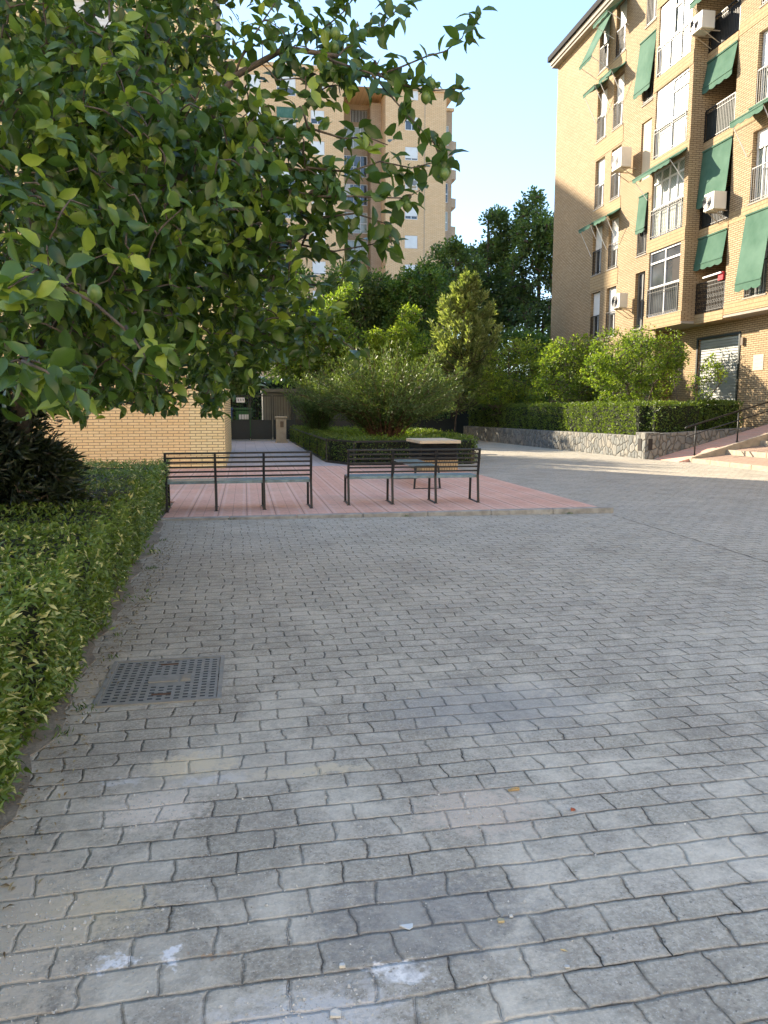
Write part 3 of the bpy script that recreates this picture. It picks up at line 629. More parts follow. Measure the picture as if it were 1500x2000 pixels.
# ------------------------------------------------------------------ wall faces: (u, v) on the face, w outwards
class Face:
    def __init__(s, kind, c): s.kind = kind; s.c = c        # 'x': plane X=c seen from -X, u=Y;  'y': plane Y=c seen from -Y, u=X
    def P(s, u, v, w): return (s.c-w, u, v) if s.kind == 'x' else (u, s.c-w, v)
    def box(s, mb, u0, u1, v0, v1, w0, w1):
        a = s.P(u0, v0, w0); b = s.P(u1, v1, w1); return mb.box(a[0], b[0], a[1], b[1], a[2], b[2])
    def bar(s, mb, a, b, t): return mb.bar(s.P(*a), s.P(*b), t)
    def wall(s, mb, u0, u1, v0, v1, holes, depth=.3):
        us = sorted({u0, u1, *[h[0] for h in holes], *[h[1] for h in holes]}); vs_ = sorted({v0, v1, *[h[2] for h in holes], *[h[3] for h in holes]})
        flip = s.kind == 'x'
        def q(a, b, c, d): mb.quad(*( (d, c, b, a) if flip else (a, b, c, d)))
        for i in range(len(us)-1):
            run = None
            for j in range(len(vs_)-1):
                cu = (us[i]+us[i+1])/2; cv = (vs_[j]+vs_[j+1])/2
                if any(h[0] < cu < h[1] and h[2] < cv < h[3] for h in holes): continue
                q(s.P(us[i], vs_[j], 0), s.P(us[i+1], vs_[j], 0), s.P(us[i+1], vs_[j+1], 0), s.P(us[i], vs_[j+1], 0))
        for a, b, c, d in holes:
            e = -depth
            q(s.P(a, c, e), s.P(b, c, e), s.P(b, c, 0), s.P(a, c, 0)); q(s.P(a, d, 0), s.P(b, d, 0), s.P(b, d, e), s.P(a, d, e))
            q(s.P(a, c, e), s.P(a, c, 0), s.P(a, d, 0), s.P(a, d, e)); q(s.P(b, c, 0), s.P(b, c, e), s.P(b, d, e), s.P(b, d, 0))
def railing(F, par, u0, u1, z0, z1, w=.03, step=.11, t=.014, ends=0.0, name='railing', double=True):
    m = MB(); F.bar(m, (u0, z1, w), (u1, z1, w), .034); F.bar(m, (u0, z0+.06, w), (u1, z0+.06, w), .022)
    if double: F.bar(m, (u0, z1-.13, w), (u1, z1-.13, w), .018)
    n = max(2, int((u1-u0)/step))
    for i in range(n+1): u = u0+(u1-u0)*i/n; F.bar(m, (u, z0, w), (u, z1, w), t if i not in (0, n) else .03)
    if ends:
        for u in (u0, u1): F.bar(m, (u, z1, w), (u, z1, w-ends), .03); F.bar(m, (u, z0+.06, w), (u, z0+.06, w-ends), .02)
    return m.build(name, M['black'], par)
def french(F, par, u0, u1, z0, z1, shut=.45, frame='white', rail=True, panes=2, glass='glass', sh='shutter', dep=.16, midrail=True):
    """tall window: frame (> glass, roller shutter, railing)"""
    m = MB(); t = .055
    F.box(m, u0, u0+t, z0, z1, -dep-.05, -dep); F.box(m, u1-t, u1, z0, z1, -dep-.05, -dep)
    F.box(m, u0+t, u1-t, z1-t, z1, -dep-.05, -dep); F.box(m, u0+t, u1-t, z0, z0+t, -dep-.05, -dep)
    for k in range(1, panes): u = u0+(u1-u0)*k/panes; F.box(m, u-.03, u+.03, z0+t, z1-t, -dep-.05, -dep+.003)
    w_ = m.build('window', M[frame], par)
    g_ = MB(); F.box(g_, u0+t, u1-t, z0+t, z1-t, -dep-.06, -dep-.035); g_.build('glass', M[glass], w_)
    if shut:
        s_ = MB(); zs = z1-(z1-z0)*shut; k = max(3, int((z1-zs)/.09))
        F.box(s_, u0+.02, u1-.02, zs, z1-.005, -dep+.004, -dep+.02)
        for i in range(k): z = zs+(z1-.005-zs)*i/k; F.box(s_, u0+.02, u1-.02, z+.012, z+(z1-.005-zs)/k-.006, -dep+.02, -dep+.03)
        s_.build('roller_shutter', M[sh], w_)
    if rail: railing(F, w_, u0+.02, u1-.02, z0+.02, z0+1.02, -.03, .10, .013, double=False)
    s_ = MB(); F.box(s_, u0-.04, u1+.04, z0-.05, z0-.002, -dep, .035); s_.build('sill', M['soffit'], w_)
    return w_
def glazing(F, par, u0, u1, z0, z1, cols=4, lower=1.0, top=.5, glass='glass', frame='white', dep=.06, opened=None):
    m = MB(); t = .06; F.box(m, u0, u0+t, z0, z1, -dep-.05, -dep); F.box(m, u1-t, u1, z0, z1, -dep-.05, -dep)
    for z in ([z0, z1-t, z0+lower]+([z1-top] if top else [])): F.box(m, u0+t, u1-t, z, z+t*(1.5 if z == z0+lower else 1), -dep-.05, -dep+.01)
    for k in range(1, cols): u = u0+(u1-u0)*k/cols; F.box(m, u-.025, u+.025, z0+t, z1-t, -dep-.045, -dep+.004)
    w_ = m.build('glazed_bay_window', M[frame], par)
    g_ = MB(); F.box(g_, u0+t, u1-t, z0+t, z1-t, -dep-.06, -dep-.04); g_.build('glass', M[glass], w_)
    if opened:
        o_ = MB(); F.box(o_, opened[0], opened[1], z0+lower+.1, z1-top-.02, -dep-.042, -dep-.03); o_.build('open_sash', M['dark_room'], w_)
    return w_
def awning(F, par, u0, u1, zt, proj, drop, wv=.2, arms=True, w0=.02, name='awning', scal=True):
    m = MB(); n = 7; k = max(2, int((u1-u0)/.35)); th = .012; V = []
    for i in range(k*2+1):
        u = u0+(u1-u0)*i/(k*2)
        for j in range(n):
            f = j/(n-1); sag = .03*math.sin(math.pi*f)+.012*math.sin(i*1.7)*math.sin(math.pi*f)
            V.append((u, zt-drop*f-sag, w0+proj*f))
    top = [F.P(*p) for p in V]; bot = [F.P(p[0], p[1]-th, p[2]-.004) for p in V]; b = len(top); fs = []
    for i in range(k*2):
        for j in range(n-1):
            a = i*n+j; q = (a, a+n, a+n+1, a+1); fs += [q, tuple(x+b for x in q[::-1])]
    m.add(top+bot, fs); o = m.build(name, M['awning'], par, smooth=True)
    if wv:
        v_ = MB(); r = 16; pts = []
        for i in range(r*k//2+1):
            f = i/(r*k//2); u = u0+(u1-u0)*f; pts.append((u, zt-drop-wv*(.78+.22*abs(math.sin(f*k*math.pi*1.0)) if scal else 1)))
        for i in range(len(pts)-1):
            (a, za), (c, zc) = pts[i], pts[i+1]
            P = F.P; v_.add([P(a, zt-drop, w0+proj), P(c, zt-drop, w0+proj), P(c, zc, w0+proj+.01), P(a, za, w0+proj+.01),
                             P(a, zt-drop, w0+proj-.01), P(c, zt-drop, w0+proj-.01), P(c, zc, w0+proj), P(a, za, w0+proj)], [(0, 1, 2, 3), (7, 6, 5, 4), (3, 2, 6, 7)])
        v_.build('valance', M['awning'], o)
    fr = MB(); F.bar(fr, (u0, zt-drop-.01, w0+proj), (u1, zt-drop-.01, w0+proj), .035); hb_ = MB(); F.box(hb_, u0, u1, zt, zt+.05, 0.003, .05); hb_.build('head_rail', M['awning'], o)
    fr.build('awning_rail', M['awning'], o)
    if arms:
        for u in (u0+.04, u1-.04): am = MB(); F.bar(am, (u, zt-drop-.02, w0+proj-.02), (u, zt-drop-arms*.75, .03), .018); am.build('arm', M['white'], o)
    return o
def ac_unit(F, par, u0, u1, z0, z1, w0, w1, fan=True):
    m = MB(); F.box(m, u0, u1, z0, z1, w0, w1); o = m.build('air_conditioner', M['ac'], par, bevel=.02)
    c = ((u0+u1)/2+.06*(u1-u0)*3, (z0+z1)/2); R = min(z1-z0, u1-u0)*.40
    g_ = MB(); n = 20; rings = [R, R*.75, R*.5, R*.25]
    for r in rings:
        for k in range(n):
            a, b = 2*math.pi*k/n, 2*math.pi*(k+1)/n
            F.bar(g_, (c[0]+r*math.cos(a), c[1]+r*math.sin(a), w1+.012), (c[0]+r*math.cos(b), c[1]+r*math.sin(b), w1+.012), .012)
    g_.build('fan_guard', M['gutter'], o)
    d = MB(); pts = [F.P(c[0]+R*math.cos(2*math.pi*k/n), c[1]+R*math.sin(2*math.pi*k/n), w1+.004) for k in range(n)]; d.add(pts, [tuple(range(n)) if F.kind == 'y' else tuple(range(n))[::-1]])
    d.build('fan', M['silver'], o)
    b_ = MB()
    for u in (u0+.1, u1-.1): F.bar(b_, (u, z0-.02, w1-.02), (u, z0-.02, .0), .03); F.bar(b_, (u, z0-.03, w1-.1), (u, z0-.38, .0), .02)
    b_.build('bracket', M['cream_kerb'], o)
    return o

# ------------------------------------------------------------------ apartment building on the right
RB = thing('apartment_building', 'yellow brick apartment block on the right with green awnings and glazed bays', 'building', (18, 28, 0))
FA = Face('x', 15.5); FB = Face('x', 15.0); FG = Face('x', 16.2); PI_ = 2.83; Z0 = 4.62; ZT = 18.2
fk = [Z0+PI_*k for k in range(5)]
holes = []
for k in range(-1, 5):
    z = Z0+PI_*k
    holes += [(32.5, 33.4, z, z+2.05), (31.0, 31.88, z, z+2.05)]
    if k >= 0: holes += [(28.62, 29.38, z+.08, z+2.25)]
wl = MB(); FA.wall(wl, 27.65, 38.0, 0, ZT, holes, .28)
wl.quad((15.5, 38, 0), (15.5, 38, ZT), (29, 38, ZT), (29, 38, 0)); wl.quad((29, 38, 0), (29, 38, ZT), (29, 8, ZT), (29, 8, 0)); wl.quad((15.5, 8, 4.55), (29, 8, 4.55), (29, 8, ZT), (15.5, 8, ZT))
wl.quad((15.5, 27.65, 0), (17.2, 27.65, 0), (17.2, 27.65, 4.55), (15.5, 27.65, 4.55))
dh = []
for k in range(5): dh += [(21.35, 22.4, fk[k]+.35, fk[k]+2.45), (17.2, 18.3, fk[k]+.35, fk[k]+2.45), (13.0, 14.1, fk[k]+.35, fk[k]+2.45)]
FA.wall(wl, 8, 23.4, 4.55, ZT, dh, .25)
wl.quad((15.5, 23.4, 4.55), (17.1, 23.4, 4.55), (17.1, 23.4, ZT), (15.5, 23.4, ZT))   # balcony side, right
wl.quad((17.1, 25.07, 4.55), (15.0, 25.07, 4.55), (15.0, 25.07, ZT), (17.1, 25.07, ZT))   # bay side, shared with balcony
wl.quad((15.5, 27.65, 4.55), (15.0, 27.65, 4.55), (15.0, 27.65, ZT), (15.5, 27.65, ZT))
gh = [(25.33, 27.45, fk[k]+.30, fk[k]+2.66) for k in range(5)]
FB.wall(wl, 25.07, 27.65, 4.55, ZT, gh, .3)
FG.wall(wl, 8, 27.65, 0, 4.55, [(23.5, 25.85, 1.02, 3.98), (16.5, 19, 1.02, 3.9)], .25)
wl.quad((16.2, 8, 0), (16.2, 8, 4.55), (29, 8, 4.55), (29, 8, 0))
wl.build('wall', M['brick_r'], RB)
m = MB(); m.quad((17.1, 23.4, 4.55), (17.1, 25.07, 4.55), (17.1, 25.07, ZT), (17.1, 23.4, ZT)); m.build('balcony_back_wall', M['brick_band'], RB)
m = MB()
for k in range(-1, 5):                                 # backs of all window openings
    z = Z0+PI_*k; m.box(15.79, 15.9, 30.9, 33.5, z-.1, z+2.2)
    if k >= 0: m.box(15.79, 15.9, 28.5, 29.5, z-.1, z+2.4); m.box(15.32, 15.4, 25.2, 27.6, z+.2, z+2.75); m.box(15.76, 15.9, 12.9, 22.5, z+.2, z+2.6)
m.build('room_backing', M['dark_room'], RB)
# soldier-course bands, bay bands
m = MB()
for k in range(5):
    z = fk[k]; m = MB()
    m.box(14.985, 15.0, 25.08, 27.64, z-.16, z+.28)
    m.build('brick_band', M['brick_band'], RB); MB().box(15.485, 15.5, 8.05, 23.39, z-.05, z+.30).build('brick_band', M['brick_band'], RB)
    if k: MB().box(15.488, 15.5, 30.9, 33.5, z-.72, z-.06).build('brick_band', M['brick_band'], RB)
for k in range(6):                                      # balcony slabs
    z = Z0+PI_*k
    m = MB(); m.box(15.48, 17.09, 23.41, 25.06, z-.18, z+.14)
    if z < ZT: m.build('balcony_slab', M['brick_band'], RB)
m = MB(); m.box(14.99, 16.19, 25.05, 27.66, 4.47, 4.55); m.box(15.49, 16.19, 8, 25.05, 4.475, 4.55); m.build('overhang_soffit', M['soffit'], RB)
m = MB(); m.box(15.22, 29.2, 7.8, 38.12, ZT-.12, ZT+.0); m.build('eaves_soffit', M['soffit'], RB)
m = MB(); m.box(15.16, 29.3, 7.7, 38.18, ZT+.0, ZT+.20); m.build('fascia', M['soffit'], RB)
m = MB(); m.box(15.05, 29.4, 7.6, 38.28, ZT+.20, ZT+.44); m.build('gutter', M['gutter'], RB)
MB().box(14.82, 15.05, 24.9, 27.8, ZT-.02, ZT+.40).build('gutter', M['gutter'], RB)
m = MB(); m.add([(15.1, 7.7, ZT+.44), (29.3, 7.7, ZT+.44), (29.3, 38.2, ZT+.44), (15.1, 38.2, ZT+.44), (22, 15, ZT+2.3), (22, 31, ZT+2.3)], [(0, 1, 4), (1, 2, 5, 4), (2, 3, 5), (3, 0, 4, 5)]); m.build('roof', plain('roof_tile', (.28, .13, .08), .9, 0, .2, 3, .3), RB)
shv = [.62, .55, .5, .5, .5]
for k in range(-1, 5):
    z = Z0+PI_*k
    french(FA, RB, 32.5, 33.4, z, z+2.05, [.5, .5, .5, .55, .5, .48][k+1], panes=2)
    french(FA, RB, 31.0, 31.88, z, z+2.05, [.5, .55, .62, .45, .5, .45][k+1], panes=2)
for k in range(5):
    z = fk[k]+.08
    if k == 2:
        m = MB(); FA.box(m, 28.64, 29.36, z, z+2.15, -.12, -.06); m.build('closed_shutter_panel', M['cream'], RB)
    else: french(FA, RB, 28.62, 29.38, z, z+2.17, 0 if k in (0, 1) else .35, 'grey_frame', k != 0, 2, 'glass', dep=.12)
for k in range(5):
    z0 = fk[k]+.30; z1 = fk[k]+2.66
    gl = ['glass', 'curtain_glass', 'white', 'white', 'glass'][k]
    w_ = glazing(FB, RB, 25.33, 27.45, z0, z1, [2, 4, 2, 3, 3][k], 1.0, .45 if k != 1 else .45, ['glass', 'curtain_glass', 'curtain_glass', 'curtain_glass', 'curtain_glass'][k], 'white', opened=(25.45, 25.95) if k == 0 else None)
    railing(FB, w_, 25.36, 27.42, z0+.02, z0+1.0, .02, .115, .013)
    if k in (2, 3):
        s_ = MB(); FB.box(s_, 26.45, 27.38, z0+1.1, z1-.08, -.055, -.035); s_.build('white_blind', M['white'], w_)
for k in range(5):                                     # balconies
    z = fk[k]+.16
    b = MB(); FA.box(b, 23.6, 24.8, z, z+2.1, -1.55, -1.5); b_ = b.build('balcony_door', M['glass'], RB)
    fr = MB()
    for a, c in ((23.55, 23.62), (24.17, 24.23), (24.78, 24.85)): FA.box(fr, a, c, z, z+2.15, -1.5, -1.44)
    FA.box(fr, 23.62, 24.78, z+2.1, z+2.15, -1.5, -1.44); fr.build('door_frame', M['white'], b_)
    rl = railing(FA, RB, 23.42, 25.05, z, z+1.0, -.02, .085, .014, 0, 'balcony_railing')
    if k == 0:
        mm = MB()                                      # scrolled ironwork
        for i in range(14):
            for j in range(4):
                cu = 23.5+i*.115; cz = z+.14+j*.19; rr = .05
                for q in range(6): a, c = q*math.pi/3+i, (q+1)*math.pi/3+i; FA.bar(mm, (cu+rr*math.cos(a), cz+rr*math.sin(a), -.02), (cu+rr*math.cos(c), cz+rr*math.sin(c), -.02), .011)
        mm.build('scrollwork', M['black'], rl)
        mm = MB(); FA.bar(mm, (23.5, z+1.16, .10), (24.5, z+1.14, .10), .05); mm.build('drying_rail', M['white'], RB)
        mm = MB(); FA.box(mm, 23.46, 23.72, z+.93, z+1.19, .0, .06); mm.build('red_towel', M['red'], RB)
    # screen cloth tied inside the railing
    if k in (1, 2, 3):
        s_ = MB(); FA.box(s_, 23.45, 25.03, z+.08, z+.9, -.06, -.05); s_.build('railing_screen', plain('screen_cloth%d' % k, [(.05, .05, .045), (.02, .022, .02), (.03, .04, .035), (.05, .05, .05)][k], .9, 0, .3, 6), rl)
awning(FA, RB, 23.43, 25.04, 7.27, .12, .85, .22, False)
awning(FA, RB, 23.43, 25.04, 10.10, .14, 1.62, .24, False)
awning(FA, RB, 23.43, 25.04, 12.93, .14, .78, .22, False)
awning(FA, RB, 23.43, 25.04, 15.72, .75, 1.0, .22, .8)
for k in range(5):
    z = fk[k]+.35
    french(FA, RB, 21.35, 22.4, z, z+2.1, [.2, .25, .5, .4, .5][k], 'white', True, 3, 'curtain_glass' if k != 3 else 'glass')
    french(FA, RB, 17.2, 18.3, z, z+2.1, .5, 'white', True, 2); french(FA, RB, 13.0, 14.1, z, z+2.1, .4, 'white', True, 2)
awning(FA, RB, 21.25, 22.5, 7.45, .24, 2.05, .27, False)
awning(FA, RB, 21.1, 22.65, 10.62, .62, .40, .2, 1.3)
awning(FA, RB, 21.1, 22.65, 16.3, .62, .40, .2, 1.3)
for k, dz in ((1, 0), (3, 0)):
    z = fk[k]
    awning(FA, RB, 32.38, 33.52, z+2.28, .62, .30, .17, 1.5); awning(FA, RB, 30.88, 32.0, z+2.28, .62, .30, .17, 1.5)
awning(FA, RB, 32.3, 33.5, 17.95, .85, 1.75, .16, .6); awning(FA, RB, 30.7, 32.0, 17.95, .95, .75, .16, .6)
awning(FA, RB, 28.5, 29.75, 15.55, .20, 1.85, .2, False)
awning(FA, RB, 28.66, 29.34, 9.75, .10, 1.25, .17, False)
awning(FB, RB, 25.2, 27.75, 10.28, .62, .34, .17, .95)
ac_unit(FA, RB, 29.55, 30.35, 10.98, 11.72, .28, .72)
ac_unit(FA, RB, 29.35, 29.95, 5.55, 6.12, .30, .66)
ac_unit(FA, RB, 24.35, 25.0, 13.72, 14.25, .25, .72)
ac_unit(FA, RB, 23.42, 23.98, 7.90, 8.45, .10, .55)
# shutter door, plaque, lamp under the overhang
m = MB()
for i in range(30): z = 1.03+i*.098; FG.box(m, 23.5, 25.85, z, z+.072, -.10, -.06)
FG.box(m, 23.5, 25.85, 1.02, 3.98, -.14, -.10); sd_ = m.build('shutter_door', plain('shutter_slats', (.36, .37, .36), .45, .3, .08, 3), RB)
m = MB(); FG.box(m, 23.42, 23.5, 1.02, 4.06, -.02, .03); FG.box(m, 25.85, 25.93, 1.02, 4.06, -.02, .03); FG.box(m, 23.5, 25.85, 3.98, 4.06, -.02, .03); m.build('door_surround', M['dark_metal'], sd_)
m = MB(); FG.box(m, 23.2, 23.32, 3.6, 3.85, 0, .08); m.build('alarm_box', M['brown'], RB)
m = MB(); FG.box(m, 22.2, 22.7, 2.75, 3.25, .0, .015)
for i in range(3): FG.box(m, 22.28, 22.62, 2.84+i*.13, 2.88+i*.13, .015, .02)
m.build('plaque', M['cream'], RB)
m = MB(); m.prism([(14.3, 34.9), (15.49, 34.9), (15.49, 32.2), (14.3, 32.2)], 4.1, 4.16); m.bar((14.35, 34.8, 4.1), (15.49, 34.8, 3.5), .05); m.bar((14.35, 32.3, 4.1), (15.49, 32.3, 3.5), .05); m.build('door_canopy', M['tank'], RB)

# ------------------------------------------------------------------ brick building behind the hedge on the left
LB = thing('brick_building', 'tall cream and salmon brick building behind the lemon tree on the left', 'building', (-8, 24, 0))
FL = Face('y', 19.8); LT = 24.0
lh = []
for k in range(7):
    for x in (-4.2, -7.6, -11, -15, -19): lh.append((x, x+1.5, 3.9+2.83*k, 5.2+2.83*k))
m = MB(); FL.wall(m, -24, -.5, 3.0, LT, lh, .25); m.quad((-24, 19.8, 0), (-5.6, 19.8, 0), (-5.6, 19.8, 3.0), (-24, 19.8, 3.0)); m.quad((-1.36, 19.8, 0), (-.5, 19.8, 0), (-.5, 19.8, 3.0), (-1.36, 19.8, 3.0))
m.quad((-.5, 19.8, 0), (-.5, 29, 0), (-.5, 29, LT), (-.5, 19.8, LT)); m.quad((-.5, 29, 0), (-24, 29, 0), (-24, 29, LT), (-.5, 29, LT)); m.quad((-24, 29, 0), (-24, 19.8, 0), (-24, 19.8, LT), (-24, 29, LT))
m.quad((-5.6, 19.8, 2.99), (-5.6, 19.83, 2.99), (-1.36, 19.83, 2.99), (-1.36, 19.8, 2.99))
m.build('wall', M['brick_l'], LB)
MB().quad((-5.6, 19.812, 0), (-1.36, 19.812, 0), (-1.36, 19.812, 3.0), (-5.6, 19.812, 3.0)).build('salmon_brick_panel', M['brick_o'], LB)
MB().box(-24.2, -.3, 19.6, 29.2, LT, LT+.4).build('parapet', M['cream'], LB)
for k in range(7):
    for x in (-4.2, -7.6, -11, -15, -19): french(FL, LB, x, x+1.5, 3.9+2.83*k, 5.2+2.83*k, [.5, .3, .8][(k+int(-x)) % 3], 'white', False)
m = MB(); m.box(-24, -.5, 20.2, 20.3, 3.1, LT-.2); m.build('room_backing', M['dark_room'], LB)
MB().tube([(-.42, 19.9, 3.2), (-.42, 19.9, LT)], .06, 8).build('downpipe', M['grey_frame'], LB)

m = MB(); m.box(-16, -1.7, 30.4, 42, 0, 5.0); m.build('shade_block', M['brick_l'], LB)  # unseen block added to keep the sun off the gate path
# added unseen block behind the camera: catches the sun and throws warm fill back
FILL_BLOCK = thing('apartment_building', 'unseen cream block added behind the photographer to bounce warm sunlight', 'building', (0, -26, 0))
fh = Face('y', -34); bh = []
m = MB(); X = -40
m.quad((42, -24, 0), (-42, -24, 0), (-42, -24, 21), (42, -24, 21)); m.quad((-42, -24, 0), (-42, -36, 0), (-42, -36, 21), (-42, -24, 21)); m.quad((42, -36, 0), (42, -24, 0), (42, -24, 21), (42, -36, 21)); m.quad((-42, -36, 21), (42, -36, 21), (42, -24, 21), (-42, -24, 21)); m.quad((-42, -36, 0), (42, -36, 0), (42, -36, 21), (-42, -36, 21))
m.build('wall', plain('pale_render', (.78, .68, .52), .9, 0, .05, .5), FILL_BLOCK)
for k in range(6):
    for i in range(14): MB().box(-38+i*5.8, -36.4+i*5.8, -24.0, -23.9, 2+3*k, 3.4+3*k).build('window', M['glass'], FILL_BLOCK)

# ------------------------------------------------------------------ tower block far behind
TB = thing('tower_block', 'tall tan brick tower block rising behind the trees in the middle', 'building', (5, 80, 0))
FT = Face('y', 78); FR = Face('y', 82.5); FS = Face('y', 80.4)
colz = [2.6+2.8*k for k in range(11)]
m = MB(); hT = 33.0
rh = [(16.15, 17.45, z+.9, z+2.15) for z in colz]
FT.wall(m, 14.2, 20.3, 0, 32.4, rh, .2)
m.quad((20.3, 78, 0), (20.3, 80.4, 0), (20.3, 80.4, 32.4), (20.3, 78, 32.4)); m.quad((14.2, 82.5, 0), (14.2, 78, 0), (14.2, 78, 32.4), (14.2, 82.5, 32.4))
lhT = [(8.0-6*j-1.1, 8.0-6*j+.2, z+.9, z+2.15) for z in colz for j in range(5)]+[(4.6-6*j-.9, 4.6-6*j+.9, z+.5, z+2.2) for z in colz for j in range(4)]
FT.wall(m, -21, 10.1, 0, 33.6, lhT, .2)
m.quad((10.1, 78, 0), (10.1, 82.5, 0), (10.1, 82.5, 33.6), (10.1, 78, 33.6)); m.quad((-21, 95, 0), (-21, 78, 0), (-21, 78, 33.6), (-21, 95, 33.6)); m.quad((20.3, 95, 0), (-21, 95, 0), (-21, 95, 32.4), (20.3, 95, 32.4))
m.quad((-21, 78, 33.6), (10.1, 78, 33.6), (10.1, 95, 33.6), (-21, 95, 33.6)); m.quad((10.1, 78, 32.4), (21.3, 78, 32.4), (21.3, 95, 32.4), (10.1, 95, 32.4))
m.build('wall', M['brick_t'], TB)
m = MB(); sh_ = [(20.45, 21.2, z+.5, z+2.4) for z in colz if z < 29]
FS.wall(m, 20.3, 21.55, 0, 31.6, sh_, .3); m.quad((21.55, 80.4, 0), (21.55, 95, 0), (21.55, 95, 31.6), (21.55, 80.4, 31.6)); m.quad((20.3, 80.4, 31.6), (21.55, 80.4, 31.6), (21.55, 95, 31.6), (20.3, 95, 31.6))
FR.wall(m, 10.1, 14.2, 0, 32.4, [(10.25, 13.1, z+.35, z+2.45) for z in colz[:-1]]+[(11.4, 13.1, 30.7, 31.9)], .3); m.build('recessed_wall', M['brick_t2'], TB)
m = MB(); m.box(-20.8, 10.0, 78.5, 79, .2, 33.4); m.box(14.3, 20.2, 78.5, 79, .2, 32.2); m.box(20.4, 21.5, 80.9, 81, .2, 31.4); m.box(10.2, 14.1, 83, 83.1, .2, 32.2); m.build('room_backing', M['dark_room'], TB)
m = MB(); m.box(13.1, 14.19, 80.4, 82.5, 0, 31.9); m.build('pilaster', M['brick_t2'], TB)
m = MB(); m.box(-21.2, 10.3, 77.8, 78.3, 33.6, 33.9); m.box(14.0, 20.45, 77.85, 78.3, 32.4, 32.65); m.box(20.46, 21.7, 80.2, 80.6, 31.6, 31.85); m.build('parapet', M['brick_t'], TB)
m = MB(); [m.box(16.9+1.2, 16.9+1.24, 77.97, 78, 0, 32.3)]; m.build('expansion_joint', M['soffit'], TB)
rr = random.Random(5)
def simple_window(F, par, u0, u1, z0, z1, shut, name='window'):
    m = MB(); t = .06; F.box(m, u0, u0+t, z0, z1, -.14, -.06); F.box(m, u1-t, u1, z0, z1, -.14, -.06); F.box(m, u0+t, u1-t, z0, z0+t, -.14, -.06); F.box(m, u0+t, u1-t, z1-t, z1, -.14, -.06); F.box(m, (u0+u1)/2-.03, (u0+u1)/2+.03, z0+t, z1-t, -.14, -.06)
    w_ = m.build(name, M['white'], par); g_ = MB(); F.box(g_, u0+t, u1-t, z0+t, z1-t, -.13, -.1); g_.build('glass', M['glass'], w_)
    if shut: s_ = MB(); F.box(s_, u0+.03, u1-.03, z1-(z1-z0)*shut, z1-.02, -.058, -.03); s_.build('roller_shutter', M['shutter'], w_)
    return w_
for i, h in enumerate(rh): simple_window(FT, TB, *h, [.97, .97, .97, .97, .85, .97, .75, .97, .85, .3, .97][i % 11] if h[2] < 32 else .9)
for h in lhT: simple_window(FT, TB, *h, rr.choice([.97, .9, .6, .97]))
for z in colz[:-1]:
    w_ = glazing(FR, TB, 10.25, 13.1, z+.35, z+2.45, 4, .95, 0, rr.choice(['glass', 'curtain_glass']))
    if rr.random() < .4: s_ = MB(); FR.box(s_, 10.3, 11.3, z+1.3, z+2.4, -.05, -.02); s_.build('roller_shutter', M['shutter'], w_)
m = MB(); [FR.box(m, 11.4+.15*i, 11.44+.15*i, 30.7, 31.9, -.1, -.06) for i in range(12)]; m.build('roof_grille', M['white'], TB)
for z in colz:
    if z < 29:
        glazing(FS, TB, 20.45, 21.2, z+.5, z+2.4, 2, .8, 0, rr.choice(['glass', 'curtain_glass']))
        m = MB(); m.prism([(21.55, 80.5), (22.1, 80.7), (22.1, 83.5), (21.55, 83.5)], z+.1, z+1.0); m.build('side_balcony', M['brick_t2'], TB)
for z in colz:
    for x in (8.0, 2.0, -4.0): 
        if rr.random() < .25: ac_unit(FT, TB, x-.9, x-.2, z+.3, z+.8, .05, .4)
ac_unit(FT, TB, 16.5, 17.25, 23.35, 23.95, .05, .4)
for x, z in ((4.6, 27.8), (-1.4, 22.2), (4.6, 19.4), (-7.4, 27.8), (4.6, 13.8), (-1.4, 16.6)):
    o = awning(FT, TB, x-.95, x+.95, z+2.2, .35, 1.0, 0, False)

# ------------------------------------------------------------------ raised planter, ramp, steps, handrail on the right
PW = thing('stone_planter_wall', 'low rubble stone retaining wall of the raised planter on the right', 'wall', (12, 30, 0))
m = MB(); m.prism([(11.13, 38.64), (11.40, 38.64), (12.22, 22.2), (11.97, 22.2)], -.05, lambda x, y: .67+.03*(38.6-y)/16)
m.build('wall_run', M['stone'], PW, bevel=.02)
def rz_(x): return max(0, (x-12.4)*.283)
m = MB(); m.prism([(11.93, 21.58), (12.42, 21.58), (12.42, 22.2), (11.93, 22.2)], -.05, .81); m.build('corner_pier', M['stone'], PW, bevel=.025)
m = MB(); m.prism([(12.42, 21.62), (15.6, 21.62), (15.6, 21.86), (12.42, 21.86)], -.05, lambda x, y: .78+max(0, (x-13.2))*.075); m.build('return_wall', M['stone'], PW, bevel=.02)
m = MB(); m.box(12.03, 12.17, 21.574, 21.60, .28, .62); m.box(11.915, 11.935, 21.78, 22.0, .25, .62); m.build('drain_niche', M['dark_room'], PW)
tag(MB().prism([(11.35, 38.6), (15.49, 38.6), (15.49, 21.86), (12.25, 21.86), (12.2, 22.2)], .2, .60).build('planter_soil', M['soil']), kind='structure')
MB().prism([(12.25, 20.24), (16.2, 20.24), (16.2, 21.62), (12.25, 21.62)], -.05, lambda x, y: .012+rz_(x)).build('ramp', M['pink']); tag(bpy.data.objects['ramp'], kind='structure')
